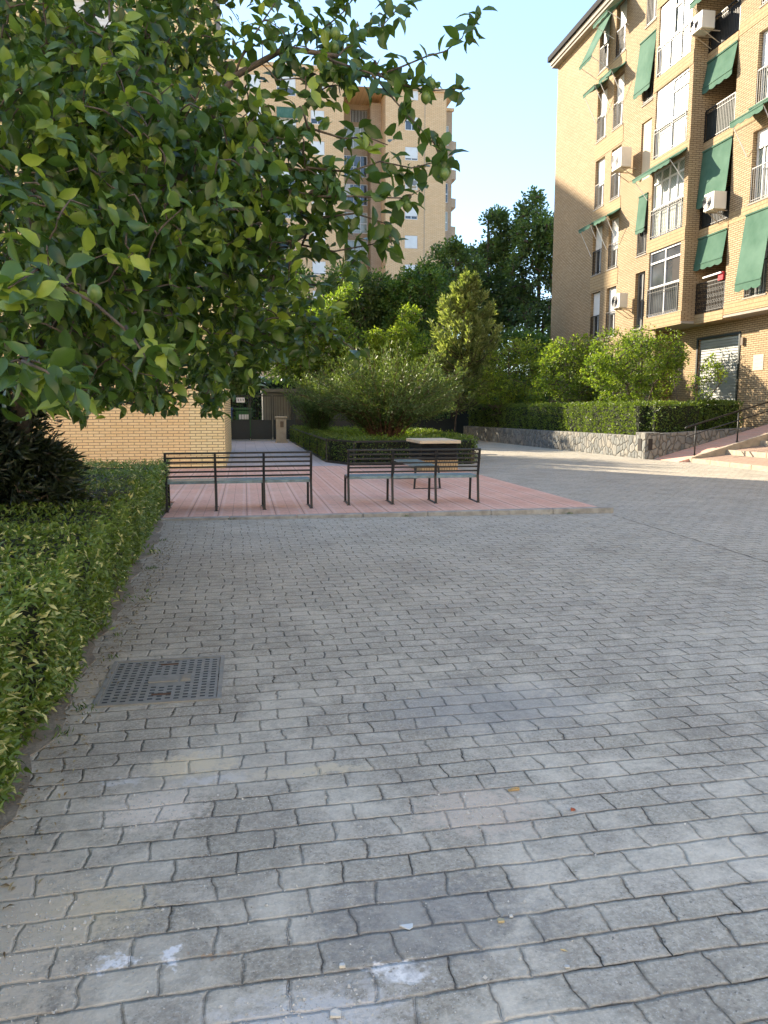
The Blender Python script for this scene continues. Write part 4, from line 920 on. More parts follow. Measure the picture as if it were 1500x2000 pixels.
# split ramp so that its top follows the slope
tag(MB().box(15.75, 16.2, 8, 20.1, -.05, 1.03).build('terrace', M['cream_kerb']), kind='structure')
ST = thing('steps', 'broad cream edged brick steps rising beside the ramp on the right', 'steps', (14, 16, 0))
M['tread'] = brick('tread_brick', (.40, .27, .19), (.46, .32, .23), (.28, .2, .15), .2, .1, .008, .2)
g = N('tread_paving'); b = g.n('ShaderNodeTexBrick'); g.l(g.pos(), b.inputs['Vector']); b.inputs['Scale'].default_value = 1; b.inputs['Brick Width'].default_value = .2; b.inputs['Row Height'].default_value = .1; b.inputs['Mortar Size'].default_value = .006
b.inputs['Color1'].default_value = (.42, .29, .21, 1); b.inputs['Color2'].default_value = (.36, .24, .17, 1); b.inputs['Mortar'].default_value = (.2, .15, .12, 1)
M['tread'] = g.fin(g.mix(.4, b.outputs[0], g.ramp(g.noise(5, 4), [(.3, .6), (.7, 1.)]), 'MULTIPLY'), .85)
R_ = [(12.57, .0, .115), (13.63, .225, .355), (14.71, .465, .60), (15.75, .72, 1.034)]
for i, (x, zb, zt) in enumerate(R_):
    y = 20.08; kk = 0
    while y > 8.2:
        a = y-.88; m = MB(); m.box(x, x+.17, a+.006, y-.006, -.05, zt); m.build('edge_stone', M['cream_kerb'], ST, bevel=.008); y = a; kk += 1
    if i < 3:
        x2 = R_[i+1][0]; zn = R_[i+1][1]
        MB().prism([(x+.17, 8), (x2, 8), (x2, 20.08), (x+.17, 20.08)], -.05, lambda X, Y, x=x, zt=zt, x2=x2, zn=zn: zt-.004+(zn-zt)*(X-x-.17)/(x2-x-.17)).build('tread', M['tread'], ST)
MB().prism([(12.57, 20.09), (16.2, 20.09), (16.2, 20.23), (12.57, 20.23)], -.05, lambda x, y: .09+rz_(x)).build('ramp_kerb', M['cream_kerb'], ST, bevel=.008)
m = MB()
for a, y in ((13.64, 18.9), (13.64, 18.2)): m.box(a-.05, a, y-.06, y+.06, .36, .37)
HR = thing('handrail', 'black tubular handrail climbing beside the ramp on the right', 'handrail', (12.8, 20.3, 0))
for x in (12.78, 14.12, 15.46): MB().tube([(x, 20.3, rz_(x)-.02), (x, 20.3, rz_(x)+.93)], .022, 10).build('post', M['black'], HR, smooth=True)
zz = lambda x: 1.08+.283*(x-12.78)
MB().tube([(12.45, 20.3, zz(12.45)-.02), (12.5, 20.3, zz(12.5)), (16.15, 20.3, zz(16.15))], .026, 10).build('top_rail', M['black'], HR, smooth=True)
MB().tube([(12.5, 20.3, zz(12.5)-.27), (16.15, 20.3, zz(16.15)-.27)], .017, 8).build('middle_rail', M['black'], HR, smooth=True)
for x in (12.78, 14.12, 15.46): MB().lathe([(.05, .0), (.05, .012), (.022, .02)], (x, 20.3, rz_(x)+.09-.0), 12).build('post_flange', M['black'], HR)
# ------------------------------------------------------------------ foliage materials
LM_ = {}
LM_['lemon'] = leafmat('lemon_leaf', (0.024, 0.058, 0.016), (0.080, 0.158, 0.034), (0.34, 0.44, 0.06), .36, .30, None, .5)
LM_['hedge'] = leafmat('variegated_leaf', (0.085, 0.145, 0.022), (0.18, 0.27, 0.040), (0.82, 0.76, 0.33), .30, .36)
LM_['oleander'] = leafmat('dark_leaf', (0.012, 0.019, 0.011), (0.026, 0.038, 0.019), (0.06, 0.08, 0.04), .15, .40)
LM_['box'] = leafmat('box_leaf', (0.045, 0.090, 0.016), (0.125, 0.20, 0.032), (0.36, 0.44, 0.10), .4, .45)
LM_['dark'] = leafmat('dark_green_leaf', (0.042, 0.082, 0.034), (0.12, 0.19, 0.07), (0.27, 0.36, 0.11), .45, .5)
LM_['mid'] = leafmat('mid_green_leaf', (0.032, 0.085, 0.026), (0.080, 0.165, 0.042), (0.20, 0.31, 0.06), .4, .45)
LM_['citrus'] = leafmat('citrus_leaf', (0.045, 0.105, 0.016), (0.12, 0.22, 0.028), (0.38, 0.48, 0.055), .5, .42)
LM_['yellow'] = leafmat('yellow_green_leaf', (0.10, 0.145, 0.05), (0.23, 0.29, 0.11), (0.48, 0.52, 0.21), .5, .55)
LM_['feather'] = leafmat('feathery_leaf', (0.045, 0.090, 0.030), (0.105, 0.175, 0.055), (0.24, 0.32, 0.12), .33, .5)

# ------------------------------------------------------------------ lemon tree in the foreground
def lemon_tree():
    rng = np.random.default_rng(42)
    root = thing('lemon_tree', 'large lemon tree in the left foreground hung with green lemons', 'tree', (-2.3, 7.6, 0))
    base = (-2.3, 7.6, 0)
    limbs = [[base, (-2.1, 7.4, .8), (-1.72, 6.82, 1.92), (-1.35, 6.08, 2.24), (-1.05, 5.46, 2.56), (-.63, 4.99, 2.66), (-.31, 4.75, 2.84), (-.18, 4.64, 2.98), (-.15, 4.66, 3.16), (-.01, 4.66, 3.35), (.27, 4.52, 3.46), (.54, 4.41, 3.39)]]+LM[1:]
    limbs = [[tuple(p) for p in l] for l in limbs]
    rads = [(.13, .012), (.045, .012), (.05, .010), (.055, .010), (.05, .012), (.014, .006), (.022, .008), (.03, .008)]
    bl = [(x, y, z, r) for x, y, z, r in BL]+[(-1.9, 4.6, 3.4, .8), (-2.6, 6.0, 3.6, 1.0), (-2.2, 5.2, 2.2, .6), (-1.6, 3.6, 2.6, .5), (-1.2, 5.6, 4.9, .8), (-.3, 6.2, 4.9, .7), (-2.6, 8.4, 3.3, 1.1), (-1.2, 8.4, 3.6, .9)]
    C, _ = blob_points(bl, 5200, rng, .2)
    C = C[C[:, 2] > 1.52]
    # the crown thins out towards its right side
    side = C[:, 0]-.18*C[:, 1]; C = C[rng.random(len(C)) > np.clip((side+.85)*1.2, 0, .80)]
    SPp = []
    for s in SP:
        s = [np.array(p) for p in s]; k = 0
        for a, b in zip(s[:-1], s[1:]):
            ln = np.linalg.norm(b-a); n_ = max(1, int(ln/.07))
            for i in range(n_): SPp.append((a+(b-a)*i/n_, (b-a)/ln))
        SPp.append((s[-1], (s[-1]-s[-2])/np.linalg.norm(s[-1]-s[-2])))
    mb = MB(); alll = limbs+SP
    tree_wood(mb, limbs, rads, grow(alll, C, rng, seg=.12), .0055, .0022, 5)
    for s in SP: mb.tube([Vector(p)+Vector(rng.normal(size=3)*.012) for p in s], [.0062-.0035*i/(len(s)-1) for i in range(len(s))], 6)
    # link each spray to the nearest limb
    LN = np.array([p for l in limbs for p in l]+list(C))
    for s in SP:
        p = np.array(s[0]); d = np.linalg.norm(LN-p, axis=1); q = LN[np.argmin(d)]
        if d.min() > .03: mb.tube([Vector(q), Vector((p+q)/2+np.array([0, 0, .02])), Vector(p)], [.008, .007, .0065], 6, cap=False)
    mb.build('trunk', M['lbark'], root, smooth=True)
    P, D, U, T, Ls = [], [], [], [], []
    young = rng.random(len(C)) < .03
    for i, c in enumerate(C):
        axis = norm(rng.normal(size=(1, 3))+np.array([[.25, -.35, -.05]]))[0]; n_ = rng.integers(5, 10)
        cl = rng.normal(0, .13)
        for j in range(n_):
            t = (j/n_-.5)*.24; p = c+axis*t+rng.normal(size=3)*.012; dd = axis*.55+rng.normal(size=3)*.75; dd[2] -= .42
            P.append(p); D.append(dd); U.append(rng.normal(size=3)*.75+np.array([0, -.25, .75])); Ls.append(rng.uniform(.062, .106))
            T.append(.92+rng.normal()*.07 if young[i] and rng.random() < .8 else .42+cl*1.6+rng.normal()*.19)
    for c, ax in SPp:
        for j in range(rng.integers(3, 7)):
            dd = ax*.4+rng.normal(size=3)*.7; dd[2] -= .30
            P.append(c+rng.normal(size=3)*.028); D.append(dd); U.append(rng.normal(size=3)*.6+np.array([0, -.3, .7])); Ls.append(rng.uniform(.080, .122)); T.append(.38+rng.normal()*.16)
    # bright young rosettes near the viewer
    for c in [atd(100, 540, 2.6), atd(60, 590, 2.5), atd(310, 690, 2.9), atd(60, 740, 2.6), atd(30, 570, 2.45), atd(110, 760, 2.7), atd(240, 110, 3.6), atd(400, 470, 3.6), atd(250, 60, 3.5), atd(560, 580, 4.5), atd(450, 60, 4.2), atd(715, 290, 4.1), atd(230, 210, 3.4), atd(95, 260, 3.3)]:
        c = np.array(c)
        for j in range(7):
            a = j*2.4; dd = np.array([math.cos(a), .3*math.sin(a), .25*math.sin(a)+.1])+rng.normal(size=3)*.25
            P.append(c+rng.normal(size=3)*.02); D.append(dd); U.append(np.array([0, -.7, .6])+rng.normal(size=3)*.3); Ls.append(rng.uniform(.07, .10)); T.append(.88+rng.normal()*.08)
    P = np.array(P); D = np.array(D); U = np.array(U); Ls = np.array(Ls)
    leaves('crown', P, D, U, Ls, Ls*rng.uniform(.48, .64, len(Ls)), np.clip(np.array(T), 0, 1), LM_['lemon'], root, 'broad')
    # lemons
    g = N('green_lemon'); lm = g.fin(g.ramp(g.noise(9, 3), [(.3, (.045, .095, .018)), (.7, (.13, .20, .035))]), .38, 0, g.bump(g.noise(120, 2), .35, .002))
    for px, py, d in [(100, 402, 3.3), (185, 572, 2.8), (655, 66, 4.2), (640, 68, 4.22), (652, 92, 4.18), (85, 375, 3.3), (868, 340, 4.1), (832, 190, 4.3), (800, 345, 4.1), (842, 165, 4.32), (796, 402, 4.05), (30, 150, 3.6), (230, 145, 3.9), (540, 430, 4.2), (700, 410, 4.0), (600, 250, 4.05), (452, 690, 4.9), (545, 250, 4.0)]:
        c = Vector(atd(px, py, d)); R = random.uniform(.026, .033); m = MB(); nn = 14; prof = []
        for i in range(11):
            t = math.pi*i/10; r = math.sin(t)*R; z = -math.cos(t)*R*1.18
            if i == 0: z -= R*.22
            prof.append((max(r, .0006), z))
        m.lathe(prof, c, nn); m.tube([c+Vector((0, 0, R*1.1)), c+Vector((.004, .003, R*1.9))], .0022, 5)
        m.build('lemon', lm, root, smooth=True)
lemon_tree()

# ------------------------------------------------------------------ variegated hedge on the left
def hedge_left():
    rng = np.random.default_rng(5)
    root = thing('clipped_hedge', 'low clipped variegated hedge running along the left edge of the paving', 'hedge', (-2.5, 6, 0))
    m = MB(); nx, ny = 14, 60; X0, X1, Y0, Y1 = -4.3, -1.02, .9, 12.45
    for i in range(nx+1):
        for j in range(ny+1): x = X0+(X1-X0)*i/nx; y = Y0+(Y1-Y0)*j/ny; m.v.append((x-.035*max(0, y-4)*(i/nx)+(.03*math.sin(y*5) if i == nx else 0), y, .62+.03*math.sin(x*3+y*1.3)+.02*math.sin(y*4.1)))
    for i in range(nx):
        for j in range(ny): a = i*(ny+1)+j; m.f.append([a, a+ny+1, a+ny+2, a+1]); m.mi.append(0)
    b = nx*(ny+1)
    for j in range(ny): a = b+j; k = len(m.v); p, q = m.v[a], m.v[a+1]; m.v += [(p[0]-.03, p[1], .03), (q[0]-.03, q[1], .03)]; m.f.append([a, k, k+1, a+1]); m.mi.append(0)
    m.box(X0, X1-.35, Y1-.1, Y1, .03, .6); m.build('branches', M['core'], root)  # core sheet coloured dark so the leaf gaps look shaded
    n1 = 42000; u = rng.random(n1); y = .9*np.exp(u*math.log(12.5/.9)); 
    lim = np.minimum(3.2, .5+.42*y); x = -.90-.035*np.maximum(0, y-4)-rng.random(n1)**1.15*lim
    z = .72+.02*np.sin(x*3+y*1.3)+.02*np.sin(y*4.1)+rng.normal(0, .016, n1)-np.where(x > -1.05, rng.random(n1)*.05, 0)
    P = [np.stack([x, y, z-.02], 1)]; D = [np.stack([rng.normal(0, .7, n1)+.1, rng.normal(0, .7, n1), rng.uniform(-.1, .95, n1)], 1)]; U = [rdir(n1, rng)*.6+np.array([0, -.1, .8])]
    n2 = 21000; u = rng.random(n2); y = .9*np.exp(u*math.log(12.5/.9)); z = rng.random(n2)*.73+.02; bulge = .045*np.sin(y*5+z*3)+.03*np.sin(y*11)
    x = -.925-.035*np.maximum(0, y-4)+bulge*.8+rng.normal(0, .02, n2)-.05*(1-z/.7)-.05*np.clip((.16-z)/.16, 0, 1)
    P.append(np.stack([x, y, z], 1)); D.append(np.stack([rng.uniform(.1, 1., n2), rng.normal(0, .6, n2), rng.normal(.15, .5, n2)], 1)); U.append(rdir(n2, rng)*.6+np.array([.4, -.2, .6]))
    n3 = 3000; P.append(np.stack([rng.uniform(-4.2, -1.2, n3), 12.48+rng.normal(0, .02, n3), rng.random(n3)*.7], 1)); D.append(rdir(n3, rng)+np.array([0, .6, .2])); U.append(rdir(n3, rng))
    # straggling shoots low on the edge
    for cx, cy, L_ in ((-.93, 6.15, .2), (-.98, 3.2, .12), (-1.0, 2.5, .15), (-.96, 8.2, .1)):
        k = 26; t = rng.random(k); P.append(np.stack([cx-.1+t*L_*1.4, cy+rng.normal(0, .02, k), .02+rng.random(k)*.05], 1)); D.append(rdir(k, rng)+np.array([.7, 0, .3])); U.append(rdir(k, rng)*.5+np.array([0, 0, 1]))
    P = np.vstack(P); D = np.vstack(D); U = np.vstack(U); n = len(P)
    T = rng.normal(.30, .16, n); patch = np.sin(P[:, 0]*2.1+1)*np.sin(P[:, 1]*1.3)*.5+.5
    yl = rng.random(n) < (.05+.13*patch*np.clip(1.3-P[:, 1]/9, .25, 1)); T = np.where(yl, rng.uniform(.78, 1, n), np.clip(T, 0, .62))
    Ls = rng.uniform(.034, .062, n)*np.where(P[:, 1] > 7, 1.15, 1)
    leaves('leaves', P, D, U, Ls, Ls*rng.uniform(.26, .38, n), T, LM_['hedge'], root, 'blade')
hedge_left()

def hedge(name, label, polys, z0, z1, n, L, mat, seed, loc, tone=(.4, .22), parts=True, cat='hedge', asp=.5, jit=.03, topf=1.0, group=None):
    """polys: rectangles given as (a, b, half width); leaves over the top and both sides, inside a core coloured as deep shade"""
    rng = np.random.default_rng(seed); root = thing(name, label, cat, loc, group); m = MB(); PP = []; DD = []
    tot = sum((Vector(b)-Vector(a)).length*((z1-z0)*2+2*h) for a, b, h in polys)
    for a, b, h in polys:
        a = np.array(a, float); b = np.array(b, float); ln = np.linalg.norm(b-a); d = (b-a)/ln; nn = np.array([d[1], -d[0]])
        c = [a+nn*(h-.07)+d*.05, b+nn*(h-.07)-d*.05, b-nn*(h-.07)-d*.05, a-nn*(h-.07)+d*.05]; m.prism([tuple(q) for q in c], z0, z1-.07)
        for kind, area in (('t', ln*2*h*topf), ('r', ln*(z1-z0)), ('l', ln*(z1-z0)), ('e', 2*h*(z1-z0))):
            k = int(n*area/tot)+8; s = rng.random(k)*ln; z = z0+(z1-z0)*rng.random(k)
            wob = .03*np.sin(s*4.1)+.025*np.sin(s*9.3+z*5)
            if kind == 't': off = rng.uniform(-h, h, k); z = z1+wob*.7+rng.normal(0, jit, k); o = np.array([0, 0, .7])
            elif kind == 'e':
                off = rng.uniform(-h, h, k); s = np.where(rng.random(k) < .5, 0, ln)+rng.normal(0, jit, k); o = np.array([0, 0, .2])
            else:
                sg = 1 if kind == 'r' else -1; off = sg*(h+wob+rng.normal(0, jit, k)); o = np.array([nn[0]*sg, nn[1]*sg, .25])*.8
            xy = a+d*s[:, None]+nn*off[:, None]; PP.append(np.column_stack([xy, z])); DD.append(rdir(k, rng)*.9+o)
    m.build('branches', M['core'], root); P = np.vstack(PP); D = np.vstack(DD); k = len(P); Ls = L*rng.uniform(.7, 1.3, k)  # solid core with inner shade in its colour, behind the leaves
    leaves('leaves', P, D, rdir(k, rng)*.8+np.array([0, 0, .6]), Ls, Ls*asp, np.clip(rng.normal(tone[0], tone[1], k), 0, 1), mat, root, 'card')
    return root
hedge('planter_hedge', 'long clipped hedge on top of the stone planter wall', [((11.75, 38.3), (12.62, 22.6), .42), ((12.5, 22.45), (14.0, 22.3), .42)], .58, 1.68, 26000, .075, LM_['box'], 8, (12.2, 30, .6))
hedge('end_hedge', 'short rounded hedge clump in front of the shutter door', [((14.2, 22.6), (15.45, 22.5), .5)], .6, 1.72, 5000, .07, LM_['box'], 9, (14.9, 22.5, .6))
hedge('bed_hedge', 'low clipped hedge edging the feathery bush bed behind the benches', [((2.45, 36.5), (2.62, 21.9), .32), ((2.72, 21.6), (3.2, 20.55), .32), ((3.0, 20.6), (6.2, 20.9), .32), ((6.2, 21.2), (6.9, 35), .32)], .0, .70, 24000, .06, LM_['box'], 10, (4.5, 24, 0), (.38, .25))
tag(MB().prism([(2.5, 36.8), (2.6, 21.3), (3.1, 20.5), (6.3, 20.7), (6.9, 36.8)], -.02, .35).build('bed_soil', M['soil']), kind='structure')
# ivy-like ground cover inside the bed
rng = np.random.default_rng(77); k = 9000; P = np.column_stack([rng.uniform(2.8, 6.5, k), rng.uniform(21.0, 36, k), .55+rng.normal(0, .06, k)+.08*np.sin(rng.random(k)*6)])
gc = leaves('ground_cover', P, rdir(k, rng)+np.array([0, 0, .8]), rdir(k, rng)+np.array([0, 0, .5]), np.full(k, .09), np.full(k, .05), np.clip(rng.normal(.6, .2, k), 0, 1), LM_['citrus'], None, 'card'); tag(gc, kind='stuff')
fr = thing('bed_rail', 'thin dark metal rail around the low hedge bed behind the benches', 'rail', (3, 21, 0)); m = MB()
pts = [(2.10, 36.9, .66), (2.24, 21.6, .66), (2.82, 20.15, .66), (4.6, 20.35, .66)]
for a, b in zip(pts[:-1], pts[1:]): m.bar(a, b, .03, .05)
m.build('upper_rail', M['black'], fr); m = MB()
for a, b in zip(pts[:-1], pts[1:]): m.bar((a[0], a[1], .05), (b[0], b[1], .05), .05, .08)
m.build('lower_rail', M['black'], fr)
for a, b in zip(pts[:-1], pts[1:]):
    n_ = max(1, int((Vector(b)-Vector(a)).length/2.4))
    for i in range(n_): p = Vector(a).lerp(Vector(b), i/n_); MB().box(p.x-.015, p.x+.015, p.y-.015, p.y+.015, 0, .64).build('post', M['black'], fr)

# dark shrub on the left
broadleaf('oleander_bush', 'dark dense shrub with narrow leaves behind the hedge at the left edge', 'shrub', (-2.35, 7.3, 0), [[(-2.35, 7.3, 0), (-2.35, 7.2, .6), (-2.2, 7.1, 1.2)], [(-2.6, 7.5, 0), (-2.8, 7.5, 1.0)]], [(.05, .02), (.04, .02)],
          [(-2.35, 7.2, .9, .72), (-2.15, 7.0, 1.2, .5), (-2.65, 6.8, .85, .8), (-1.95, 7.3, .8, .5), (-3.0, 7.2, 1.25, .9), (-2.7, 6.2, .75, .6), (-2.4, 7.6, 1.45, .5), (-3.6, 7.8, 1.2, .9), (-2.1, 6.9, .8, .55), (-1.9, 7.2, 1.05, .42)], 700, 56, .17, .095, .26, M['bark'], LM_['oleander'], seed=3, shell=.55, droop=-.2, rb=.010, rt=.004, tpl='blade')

# ------------------------------------------------------------------ feathery multi-stemmed bush in the bed
rng = np.random.default_rng(21); stems = []; b0 = np.array([4.55, 25.2, .35])
for i in range(190):
    a = rng.uniform(0, 2*math.pi); sp = rng.random()**.5; L_ = rng.uniform(2.2, 3.5)*(1-.05*sp)
    out = np.array([math.cos(a), math.sin(a), 0])*sp*1.2; b_ = b0+np.array([math.cos(a), math.sin(a), 0])*rng.random()*.35
    pts = [b_]; 
    for t in (.25, .5, .75, 1.0): pts.append(b_+out*L_*(t**1.15)*.82+np.array([0, 0, 1])*L_*t*(1-.38*sp*sp*t)+rng.normal(size=3)*.05)
    for q in pts[3:]: q[2] -= .35*sp**3
    stems.append((pts, .30, .22))
plume('feathery_bush', 'broad feathery grey-green bush with many reddish stems in the hedge bed', 'shrub', tuple(b0), stems, LM_['feather'], M['red_stem'], None, 22, .125, .2, 150, .35, (.38, .26), up=.3, wood_r=.016)
# second, leafier bush to the left of it
rng = np.random.default_rng(23); stems = []; b0 = np.array([2.75, 29.5, .35])
for i in range(70):
    a = rng.uniform(0, 2*math.pi); sp = rng.random()**.6; out = np.array([math.cos(a), math.sin(a), 0])*sp; L_ = rng.uniform(1.6, 3.0)
    pts = [b0]+[b0+out*L_*t*.55+np.array([0, 0, 1])*L_*t*(1-.3*sp*t)+rng.normal(size=3)*.05 for t in (.3, .6, 1.)]; stems.append((pts, .32, .15))
plume('leafy_bush', 'mid green loose bush behind the sand pillar beside the path', 'shrub', tuple(b0), stems, LM_['feather'], M['bark'], None, 24, .12, .26, 130, .4, (.4, .22), up=.3)

# conifer-like tree lit yellow
rng = np.random.default_rng(31); stems = []; b0 = np.array([9.75, 35.5, 0.0]); H_ = 7.85
stems.append(([b0, b0+[.3, 0, 3.0], b0+[.45, 0, 5.6], b0+[.5, 0, H_]], .25, .6))
for i in range(210):
    h = 1.3+(H_-1.8)*rng.random()**.9; a = rng.uniform(0, 2*math.pi); R = (2.3*(1-(h/H_))**.8+.18)*rng.uniform(.5, 1.25)
    if h < 3.4: R *= .75
    o = np.array([math.cos(a), math.sin(a), 0]); p = b0+[min(.5, h*.12), 0, h]
    stems.append(([p, p+o*R*.5+[0, 0, .10*R], p+o*R*.85+[0, 0, .35*R], p+o*R+[0, 0, .62*R]], .16, .12))
plume('conifer', 'pale yellow-green feathery conifer catching the sun in front of the tall dark trees', 'tree', tuple(b0), stems, LM_['yellow'], M['bark'], None, 32, .22, .22, 85, .3, (.62, .25), up=.6, wood_r=.03)

# ------------------------------------------------------------------ shrubs of the raised planter
def shrub(name, label, Y, lst, seed, mat='citrus', n=200, nl=34, rc=.28, L=.10, base=None, tone=(.42, .22), group=None, dY=.7, cat='shrub', z=.6, asp=.5, shell=.5, tip=.25, s=1.22, cut=None):
    bl = blobs_at(lst, Y, dY, s); cx = sum(b[0] for b in bl)/len(bl); base = base or (cx, Y, z); zt = max(b[2] for b in bl)
    lim = [[base, (base[0]+.05, Y, z+(zt-z)*.4), (cx, Y, zt)], [base, (base[0]-.4, Y+.2, z+(zt-z)*.5), (min(b[0] for b in bl), Y, z+(zt-z)*.75)], [base, (base[0]+.4, Y-.2, z+(zt-z)*.5), (max(b[0] for b in bl), Y, z+(zt-z)*.75)]]
    k = max(.03, (zt-z)*.018)
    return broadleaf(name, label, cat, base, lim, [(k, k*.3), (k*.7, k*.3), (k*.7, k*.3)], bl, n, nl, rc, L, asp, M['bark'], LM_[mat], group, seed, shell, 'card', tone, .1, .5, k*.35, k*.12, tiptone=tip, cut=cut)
hcut = lambda P: (P[:, 2] < 1.78) & (P[:, 0] < 12.75+(30-P[:, 1])*.052+.25)
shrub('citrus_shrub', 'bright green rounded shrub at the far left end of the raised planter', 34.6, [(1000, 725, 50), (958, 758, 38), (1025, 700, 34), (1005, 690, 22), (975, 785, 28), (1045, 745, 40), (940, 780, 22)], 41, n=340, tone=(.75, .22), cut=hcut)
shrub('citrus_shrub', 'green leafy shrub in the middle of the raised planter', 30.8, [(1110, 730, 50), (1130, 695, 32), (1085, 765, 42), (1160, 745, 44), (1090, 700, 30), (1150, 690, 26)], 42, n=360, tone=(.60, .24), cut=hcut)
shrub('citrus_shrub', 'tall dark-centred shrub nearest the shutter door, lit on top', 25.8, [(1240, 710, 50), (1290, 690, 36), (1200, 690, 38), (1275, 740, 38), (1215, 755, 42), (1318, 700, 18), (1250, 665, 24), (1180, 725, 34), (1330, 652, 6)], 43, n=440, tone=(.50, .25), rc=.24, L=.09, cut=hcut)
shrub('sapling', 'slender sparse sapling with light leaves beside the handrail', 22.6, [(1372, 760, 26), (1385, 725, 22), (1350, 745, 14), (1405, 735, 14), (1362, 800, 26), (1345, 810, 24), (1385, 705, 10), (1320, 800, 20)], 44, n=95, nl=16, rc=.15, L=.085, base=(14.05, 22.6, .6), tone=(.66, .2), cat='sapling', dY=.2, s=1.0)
# ------------------------------------------------------------------ trees behind
G1 = 'trees beyond the gates'
def tree(label, Y, lst, seed, mat, n, nl, rc, L, tone=(.4, .22), group=G1, dY=1.5, z=0, tip=.15, shell=.35, base=None, s=1.0, name='broadleaf_tree'):
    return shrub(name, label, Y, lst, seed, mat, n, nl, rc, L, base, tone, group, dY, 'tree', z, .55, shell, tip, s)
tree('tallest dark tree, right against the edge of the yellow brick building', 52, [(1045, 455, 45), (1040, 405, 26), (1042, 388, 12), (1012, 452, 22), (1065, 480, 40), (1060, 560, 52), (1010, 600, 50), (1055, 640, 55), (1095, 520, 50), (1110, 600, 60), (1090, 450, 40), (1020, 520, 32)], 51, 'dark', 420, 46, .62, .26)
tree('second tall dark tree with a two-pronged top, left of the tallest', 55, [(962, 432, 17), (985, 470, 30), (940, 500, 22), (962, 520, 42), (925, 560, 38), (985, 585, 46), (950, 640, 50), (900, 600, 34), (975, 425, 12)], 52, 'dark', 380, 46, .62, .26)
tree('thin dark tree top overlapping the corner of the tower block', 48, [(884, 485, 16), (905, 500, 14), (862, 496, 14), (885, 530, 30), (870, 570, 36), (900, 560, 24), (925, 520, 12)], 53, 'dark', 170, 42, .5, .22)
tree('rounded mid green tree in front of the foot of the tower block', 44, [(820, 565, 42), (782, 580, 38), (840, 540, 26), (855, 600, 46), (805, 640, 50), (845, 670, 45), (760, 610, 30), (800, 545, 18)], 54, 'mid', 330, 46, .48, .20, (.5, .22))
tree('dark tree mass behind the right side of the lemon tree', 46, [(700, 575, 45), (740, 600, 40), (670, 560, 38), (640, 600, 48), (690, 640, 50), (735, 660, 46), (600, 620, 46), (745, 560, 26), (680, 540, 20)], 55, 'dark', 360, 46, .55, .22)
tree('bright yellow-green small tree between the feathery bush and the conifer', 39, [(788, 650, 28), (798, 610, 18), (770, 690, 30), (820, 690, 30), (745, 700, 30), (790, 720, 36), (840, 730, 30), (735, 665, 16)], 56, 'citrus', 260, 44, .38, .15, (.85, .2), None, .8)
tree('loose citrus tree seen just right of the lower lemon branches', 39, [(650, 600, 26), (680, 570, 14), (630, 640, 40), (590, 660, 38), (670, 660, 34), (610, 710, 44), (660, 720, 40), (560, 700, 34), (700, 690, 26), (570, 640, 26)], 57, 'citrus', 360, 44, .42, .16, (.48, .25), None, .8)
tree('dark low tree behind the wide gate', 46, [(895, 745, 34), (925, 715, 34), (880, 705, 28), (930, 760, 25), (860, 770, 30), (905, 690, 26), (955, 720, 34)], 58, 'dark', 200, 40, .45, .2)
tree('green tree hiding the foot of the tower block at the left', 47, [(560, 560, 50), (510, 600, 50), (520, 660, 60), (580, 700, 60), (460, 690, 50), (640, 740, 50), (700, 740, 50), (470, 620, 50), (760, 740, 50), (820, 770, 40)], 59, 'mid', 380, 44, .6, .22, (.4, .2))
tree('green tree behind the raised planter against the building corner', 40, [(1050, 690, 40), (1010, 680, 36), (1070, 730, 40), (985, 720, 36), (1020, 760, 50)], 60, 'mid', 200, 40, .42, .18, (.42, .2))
tree('tall tree behind the left gate, dark against the shed', 44, [(430, 600, 60), (400, 680, 60), (440, 720, 45), (380, 640, 60), (330, 690, 60), (470, 750, 22)], 62, 'dark', 300, 44, .6, .22)
tree('unseen dark tree added behind the brick building to shade the path', 50, [(250, 600, 70), (200, 680, 70), (300, 700, 60), (150, 640, 60), (280, 560, 50)], 63, 'dark', 200, 40, .7, .28)  # hidden tree put in to block low sun from the path
hedge('far_hedge', 'tall dark hedge along the far side of the road beyond the gates', [((-6, 62), (34, 62), 1.2)], 0, 3.6, 14000, .4, LM_['dark'], 61, (14, 62, 0), jit=.15)

# ------------------------------------------------------------------ debris on the paving
rng = np.random.default_rng(90)
def pebbles(name, C, S, mat, seed=0):
    T = np.array([[-.5, -.4, 0], [.5, -.35, 0], [.45, .4, 0], [-.4, .5, 0], [-.1, .05, .55], [.2, -.05, .45]])
    F = [(0, 1, 5, 4), (1, 2, 5), (2, 3, 4, 5), (3, 0, 4)]; n = len(C); a = rng.random(n)*6.28; ca, sa = np.cos(a), np.sin(a)
    q = T[None]*rng.uniform(.7, 1.3, (n, 6, 3))*S[:, None, None]; x = q[..., 0]*ca[:, None]-q[..., 1]*sa[:, None]; y = q[..., 0]*sa[:, None]+q[..., 1]*ca[:, None]
    V = np.stack([x, y, q[..., 2]], -1)+C[:, None, :]; m = MB(); m.v = [tuple(v) for v in V.reshape(-1, 3)]
    for i in range(n):
        for f in F: m.f.append([i*6+j for j in f]); m.mi.append(0)
    return m.build(name, mat)
C = []; S = []
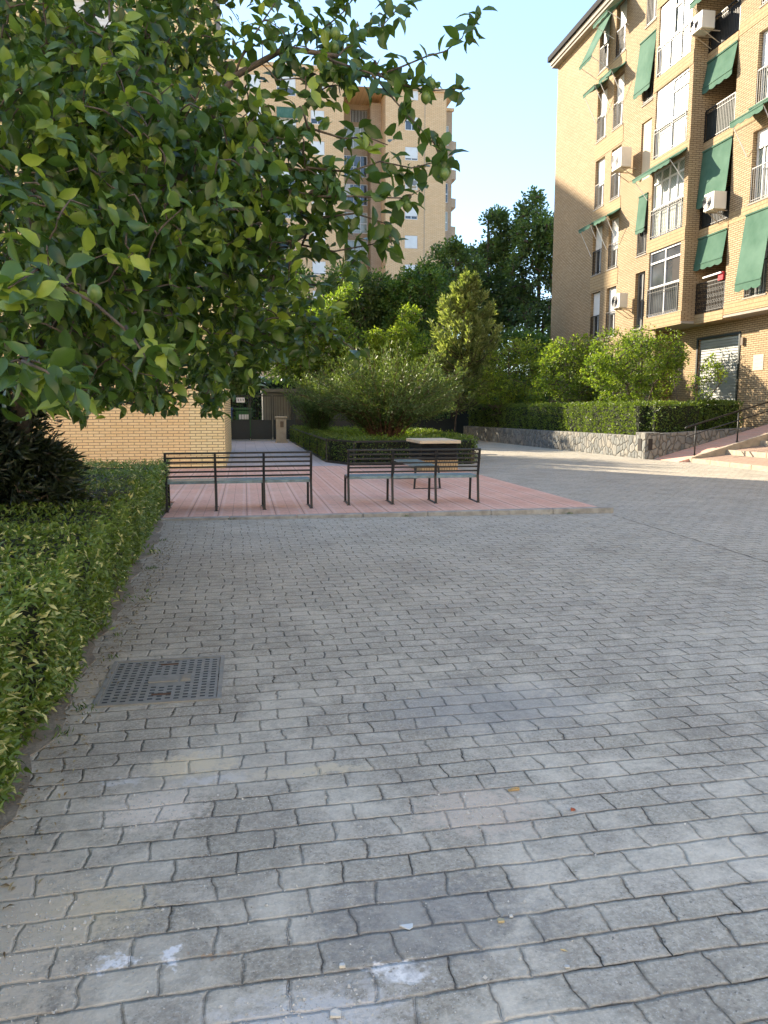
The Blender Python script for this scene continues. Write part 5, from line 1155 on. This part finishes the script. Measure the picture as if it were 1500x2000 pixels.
for (x, y), rx, ry, n in [((-.40, 2.9), .25, .2, 500), ((.83, 2.62), .2, .15, 600), ((.15, 1.75), .28, .12, 600), ((-.65, 2.15), .2, .3, 800), ((-.5, 2.4), .5, .6, 500), ((.3, 2.2), .9, .5, 500), ((.6, 3.0), 1.2, .9, 450), ((-.3, 3.6), .6, .8, 120), ((-.85, 4.2), .12, .35, 160), ((-.98, 2.6), .1, .9, 160), ((.5, 5), 2, 1.5, 120)]:
    C.append(np.column_stack([rng.normal(x, rx*.6, n), rng.normal(y, ry*.6, n), np.full(n, .001)])); n = n; S.append(rng.lognormal(-5.75, .45, n))
C = np.vstack(C); S = np.concatenate(S)
tag(pebbles('scattered_grit', C, S, plain('plaster_crumbs', (.55, .54, .50), .9, 0, .25, 40)), kind='stuff')
k = 260; Cb = np.column_stack([rng.normal(.2, 1.0, k), rng.normal(2.8, 1.0, k), np.full(k, .001)])
tag(pebbles('dark_grit', Cb, rng.lognormal(-6.1, .3, k), plain('dark_crumbs', (.05, .045, .04), .9, 0, .25, 40)), kind='stuff')
def shard(name, label, cat, px, py, outline, h, mat, rz=0):
    x, y, _ = gr(px, py); c, s = math.cos(rz), math.sin(rz)
    o = MB().prism([(x+a*c-b*s, y+a*s+b*c) for a, b in outline], .002, lambda X, Y: h*(1+.5*math.sin(X*90)*math.cos(Y*70))).build(name, mat, bevel=.0008); tag(o, label, cat)
M['tile_w'] = plain('white_tile', (.62, .65, .64), .3, 0, .05, 9); M['stone_y'] = plain('yellow_stone', (.55, .46, .27), .8, 0, .15, 30); M['chalk'] = plain('plaster', (.6, .59, .54), .9, 0, .1, 40)
shard('tile_shard', 'pointed white tile shard lying on the paving near the bottom centre', 'shard', 795, 1812, [(-.022, .006), (.020, .010), (.016, -.006), (.004, -.014), (-.006, -.008)], .006, M['tile_w'])
shard('stone_chip', 'small yellowish stone chip right of the white tile shard', 'stone', 978, 1800, [(-.010, -.008), (.008, -.010), (.012, .002), (.002, .012), (-.009, .007)], .007, M['stone_y'])
shard('white_chip', 'tiny white chip just beside the yellowish stone chip', 'stone', 998, 1792, [(-.006, -.003), (.006, -.005), (.005, .005), (-.003, .004)], .005, M['chalk'])
shard('wood_chip', 'short pale brown wood chip lying on the paving at right', 'wood chip', 1003, 1544, [(-.026, -.005), (.022, -.008), (.026, .004), (.01, .002), (-.02, .009)], .009, plain('wood', (.42, .29, .13), .8, 0, .2, 60), .1)
shard('brick_chip', 'small red brick chip on the paving at right', 'brick chip', 1119, 1583, [(-.010, -.006), (.009, -.005), (.008, .007), (-.007, .006)], .008, plain('red_brick', (.38, .10, .05), .8, 0, .2, 60))
shard('plaster_lump', 'pale plaster crumb near the bottom right of centre', 'plaster lump', 1101, 1858, [(-.008, .004), (.009, -.006), (.006, .005)], .006, M['stone_y'])
shard('plaster_lump', 'oval white plaster crumb in a joint at bottom right of centre', 'plaster lump', 1107, 1890, [(-.006, -.005), (.006, -.006), (.008, .002), (.0, .008), (-.007, .004)], .007, M['chalk'])
shard('plaster_lump', 'largest pale plaster lump at the bottom edge, in the spilled rubble', 'plaster lump', 655, 1985, [(-.014, -.008), (.012, -.010), (.015, .004), (.002, .012), (-.012, .008)], .010, M['chalk'])
shard('plaster_lump', 'pair-sized white plaster crumb beside the spilled rubble, left of the paint splash', 'plaster lump', 668, 1890, [(-.008, -.005), (.009, -.006), (.006, .007), (-.006, .006)], .008, M['chalk'])

# small weeds in the joints by the kerb and hedge
k = 200; sp_ = [(-.88, 3.6), (-.86, 5.2), (-.9, 7.4), (-.2, 10.66), (2.2, 10.50), (4.6, 10.38), (-.84, 4.72), (-.82, 3.9), (4.6, 14.2), (-.95, 9.0)]
rng = np.random.default_rng(99); idx = rng.integers(0, len(sp_), k); P = np.array([(sp_[i][0], sp_[i][1], .004) for i in idx])+np.column_stack([rng.normal(0, .035, k), rng.normal(0, .03, k), np.zeros(k)])
tag(leaves('weeds', P, rdir(k, rng)*.6+np.array([0, 0, .8]), rdir(k, rng), rng.uniform(.015, .045, k), rng.uniform(.004, .008, k), np.clip(rng.normal(.6, .25, k), 0, 1), LM_['feather'], None, 'card'), kind='stuff')
k = 900; P = np.column_stack([rng.normal(-.86, .07, k), rng.uniform(1.6, 9, k), rng.uniform(.003, .012, k)])
tag(leaves('dry_leaf_litter', P, rdir(k, rng)*np.array([1, 1, .15]), rdir(k, rng)*.3+np.array([0, 0, 1]), rng.uniform(.012, .04, k), rng.uniform(.005, .012, k), rng.random(k), leafmat('dry_leaf', (.16, .10, .05), (.34, .24, .12), (.55, .45, .25), .1, .7), None, 'blade'), kind='stuff')
